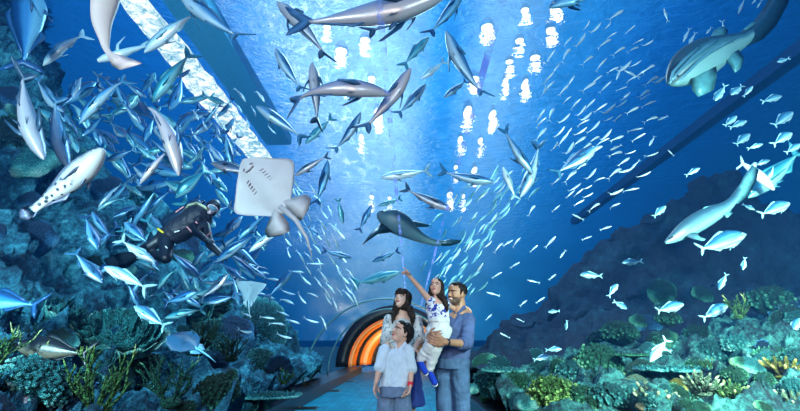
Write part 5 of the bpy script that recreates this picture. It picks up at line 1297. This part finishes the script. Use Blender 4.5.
spine_animal('shark', [(774, 190, 6.4, 1), (768, 184, 6.4, 4), (758, 175, 6.4, 5), (749, 168, 6.45, 3), (742, 163, 6.5, 1.2)], .8, 'pale',
  [('pectoral_fin', [((764, 178, 6.4), (768, 183, 6.4)), ((771, 172, 6.3), (773, 176, 6.3)), ((773, 166, 6.3), (774, 168, 6.3))], .01),
   ('tail_fin', [((741, 155, 6.5), (740, 157, 6.5)), ((745, 164, 6.5), (741, 164, 6.5)), ((737, 170, 6.5), (736, 168, 6.5))], .01),
   ('dorsal_fin', [((756, 170, 6.4), (750, 166, 6.4)), ((758, 163, 6.4), (754, 162, 6.4))], .01)],
  'small pale blue shark crossing above the raised tail of the teal shark', 'shark', (0, .3, 1))
spine_animal('shark', [(379, 212, 6.2, 3), (383, 216, 6.2, 7), (392, 220, 6.2, 11.5), (403, 226, 6.25, 11), (413, 233, 6.3, 7.5), (424, 239, 6.4, 4.5), (438, 243, 6.5, 3), (458, 242, 6.7, 1.5)], .7, 'darkshark',
  [('pectoral_fin', [((382, 222, 6.2), (394, 232, 6.2)), ((370, 234, 6.0), (378, 234, 6.0)), ((362, 245, 5.9), (365, 243, 5.9))], .03),
   ('pectoral_fin', [((400, 216, 6.3), (410, 228, 6.3)), ((416, 221, 6.5), (418, 227, 6.5)), ((430, 225, 6.6), (428, 227, 6.6))], .03),
   ('tail_fin', [((440, 241, 6.5), (442, 246, 6.5)), ((450, 239, 6.6), (450, 246, 6.6)), ((461, 240, 6.7), (460, 243, 6.7))], .015)],
  'dark broad shark seen from below in the centre above the pointing girl', 'shark', (0, .6, 1), [(382, 211, 6.1, .012)])
spine_animal('shark', [(118, -120, 4.0, 16), (114, -70, 4.0, 17), (108, -25, 4.0, 15), (105, 0, 4.0, 12.5), (102, 20, 4.0, 9.5), (104, 37, 4.0, 5.5), (107, 50, 4.0, 3), (116, 60, 3.95, 3)], .55, 'hang',
  [('tail_fin', [((106, 50, 4.0), (108, 53, 4.0)), ((124, 56, 3.95), (112, 66, 3.95)), ((132, 59, 3.9), (120, 70, 3.9)), ((142, 63, 3.85), (138, 65, 3.85))], .02)],
  'pale pinkish hind body hanging in from the top edge, ending in a curled tail fin', 'shark', (0, .9, .2))
spine_animal('shark', [(98, 61, 6, 2), (106, 58, 6, 4), (118, 55, 6, 4.5), (132, 50, 6.05, 3), (146, 46, 6.1, 1)], .8, 'pale',
  [('dorsal_fin', [((114, 53, 6), (120, 52, 6)), ((116, 44, 6), (119, 45, 6)), ((125, 36, 6), (125, 37, 6))], .01),
   ('tail_fin', [((140, 44, 6.1), (143, 48, 6.1)), ((148, 40, 6.1), (149, 42, 6.1))], .01)],
  'pale shark with a curved fin just behind the curled pinkish tail fin', 'shark', (0, .3, 1))

ray_white = fishmat('white_ray_belly', (.20, .32, .40), (.36, .34, .36), (.43, .39, .40), metal=0, rough=.5, bscale=4, mot=.25, p0=.0, p1=.3)
ray_blue = fishmat('pale_blue_ray_skin', (.15, .42, .5), (.14, .32, .40), (.26, .44, .52), metal=0, rough=.5, bscale=7, mot=.4, p0=.1, p1=.5)
ray_dark = flat('ray_slit', (.18, .14, .16), .6)
def stingray(hx, hy, tx, ty, Y, halfw, outline, mat_, label, roll, flip=False, tail=None, lobes=(.34, .30), tip=.10, spots=0):
    root = empty('stingray')
    g = G(); nu, nv = 26, 20; top, bot = [], []
    w = lambda u: float(np.interp(u, [p[0] for p in outline], [p[1] for p in outline]))*halfw
    sweep = lambda u: float(np.interp(u, [p[0] for p in outline], [p[2] for p in outline]))
    # x = 0.5 (nose) .. -0.5 (disc end); y across
    V = []; bel = []
    for i in range(nu+1):
        u = i/nu
        for s in (1, -1):
            for j in range(nv+1):
                v = -1+2*j/nv; c = (1-abs(v)**1.6)*(math.sin(PI*min(1, u*.92+.06))**.7)
                th = .012+.075*c*math.exp(-(v*1.6)**2)+.02*c
                x = .5-u - abs(v)*sweep(u); y = v*w(u); z = s*th*(1.0 if s > 0 else .55) + tip*abs(v)**2.4*w(u) + .012*fractal((x*3, y*3, s), 1.5, 3)
                V.append((x, y, z)); bel.append(.15 if s > 0 else .85)
    F_ = []; row = 2*(nv+1)
    for i in range(nu):
        for s in (0, 1):
            b = i*row+s*(nv+1); c = b+row
            for j in range(nv):
                q = (b+j, b+j+1, c+j+1, c+j); F_.append(q if s else q[::-1])
        for j in (0, nv):
            a_, b_ = i*row+j, i*row+nv+1+j; F_.append((a_, b_, b_+row, a_+row) if j else (b_, a_, a_+row, b_+row))
    for i in (0, nu):
        for j in range(nv):
            a_ = i*row+j; b_ = a_+nv+1; F_.append((a_, a_+1, b_+1, b_) if i else (b_, b_+1, a_+1, a_))
    me = mesh('disc', V, F_); a = me.attributes.new('belly', 'FLOAT', 'POINT'); a.data.foreach_set('value', bel); link('disc', me, mat_, root)
    for s in (1, -1):
        gg = G(); gg.fin([((-.36, s*.03, -.01), (-.42, s*.22, -.0)), ((-.5, s*.04, -.015), (-.52, s*lobes[0]*.9, -.02)), ((-.66, s*.05, -.02), (-.62, s*lobes[1]*.8, -.03)), ((-.76, s*.10, -.03), (-.72, s*lobes[1]*.5, -.03))], (0, 0, 1), .025)
        m_ = gg.me('pelvic_fin'); a = m_.attributes.new('belly', 'FLOAT', 'POINT'); a.data.foreach_set('value', [.8]*len(gg.v)); link('pelvic_fin', m_, mat_, root)
    gg = G(); tl = tail or [(-.4, 0, 0), (-.7, .01, -.02), (-1.0, .05, -.05), (-1.3, .14, -.08)]
    gg.tube(tl, [.05, .035, .022, .006], 8); m_ = gg.me('tail'); a = m_.attributes.new('belly', 'FLOAT', 'POINT'); a.data.foreach_set('value', [.75]*len(gg.v)); link('tail', m_, mat_, root)
    gm = G(); gm.tube([(.30, -.07, -.058), (.285, 0, -.062), (.30, .07, -.058)], [.006, .011, .006], 6); gm.build('mouth', ray_dark, root)
    for s in (1, -1):
        for k in range(5):
            gm = G(); x = .18-k*.05; gm.tube([(x, s*(.10+k*.004), -.052), (x-.006, s*(.155+k*.004), -.042)], [.005, .005], 6); gm.build('gill_slit', ray_dark, root)
        gm = G(); gm.tube([(.36, s*.05, -.05), (.34, s*.085, -.05)], .009, 6); gm.build('nostril', ray_dark, root)
    orient(root, hx, hy, tx, ty, Y, roll, 0, flip)
    tag(root, label, 'stingray'); return root
stingray(243, 160, 285, 212, 4.4, .54, [(0, .05, .0), (.06, .2, 0), (.2, .46, 0), (.48, .97, .0), (.56, .99, .0), (.66, .84, .0), (.92, .3, .02), (1, .2, 0)], ray_white,
  'large white-bellied stingray seen from below beside the head of the diver', 78, tail=[(-.4, 0, 0), (-.7, .05, -.02), (-1.0, .02, -.05), (-1.25, -.08, -.08)], lobes=(.42, .5), tip=-.05)
stingray(251, 281, 249, 302, 5.6, .80, [(0, .80, .05), (.1, .98, .0), (.35, .80, .0), (.6, .5, .0), (.8, .42, .0), (1, .30, .0)], ray_blue,
  'small pale blue ray with a flat front edge hanging below the white-bellied stingray', 70, tip=-.05)
stingray(168, 336, 196, 348, 4.9, .62, [(0, .12, .0), (.2, .6, .0), (.5, .95, .05), (.75, .7, .1), (1, .2, 0)], fishmat('blue_ray_skin', (.01, .10, .22), (.03, .22, .42), (.12, .42, .62), metal=0, rough=.5),
  'blue diamond-shaped ray resting above the green staghorn at lower left', -40, tip=.12)
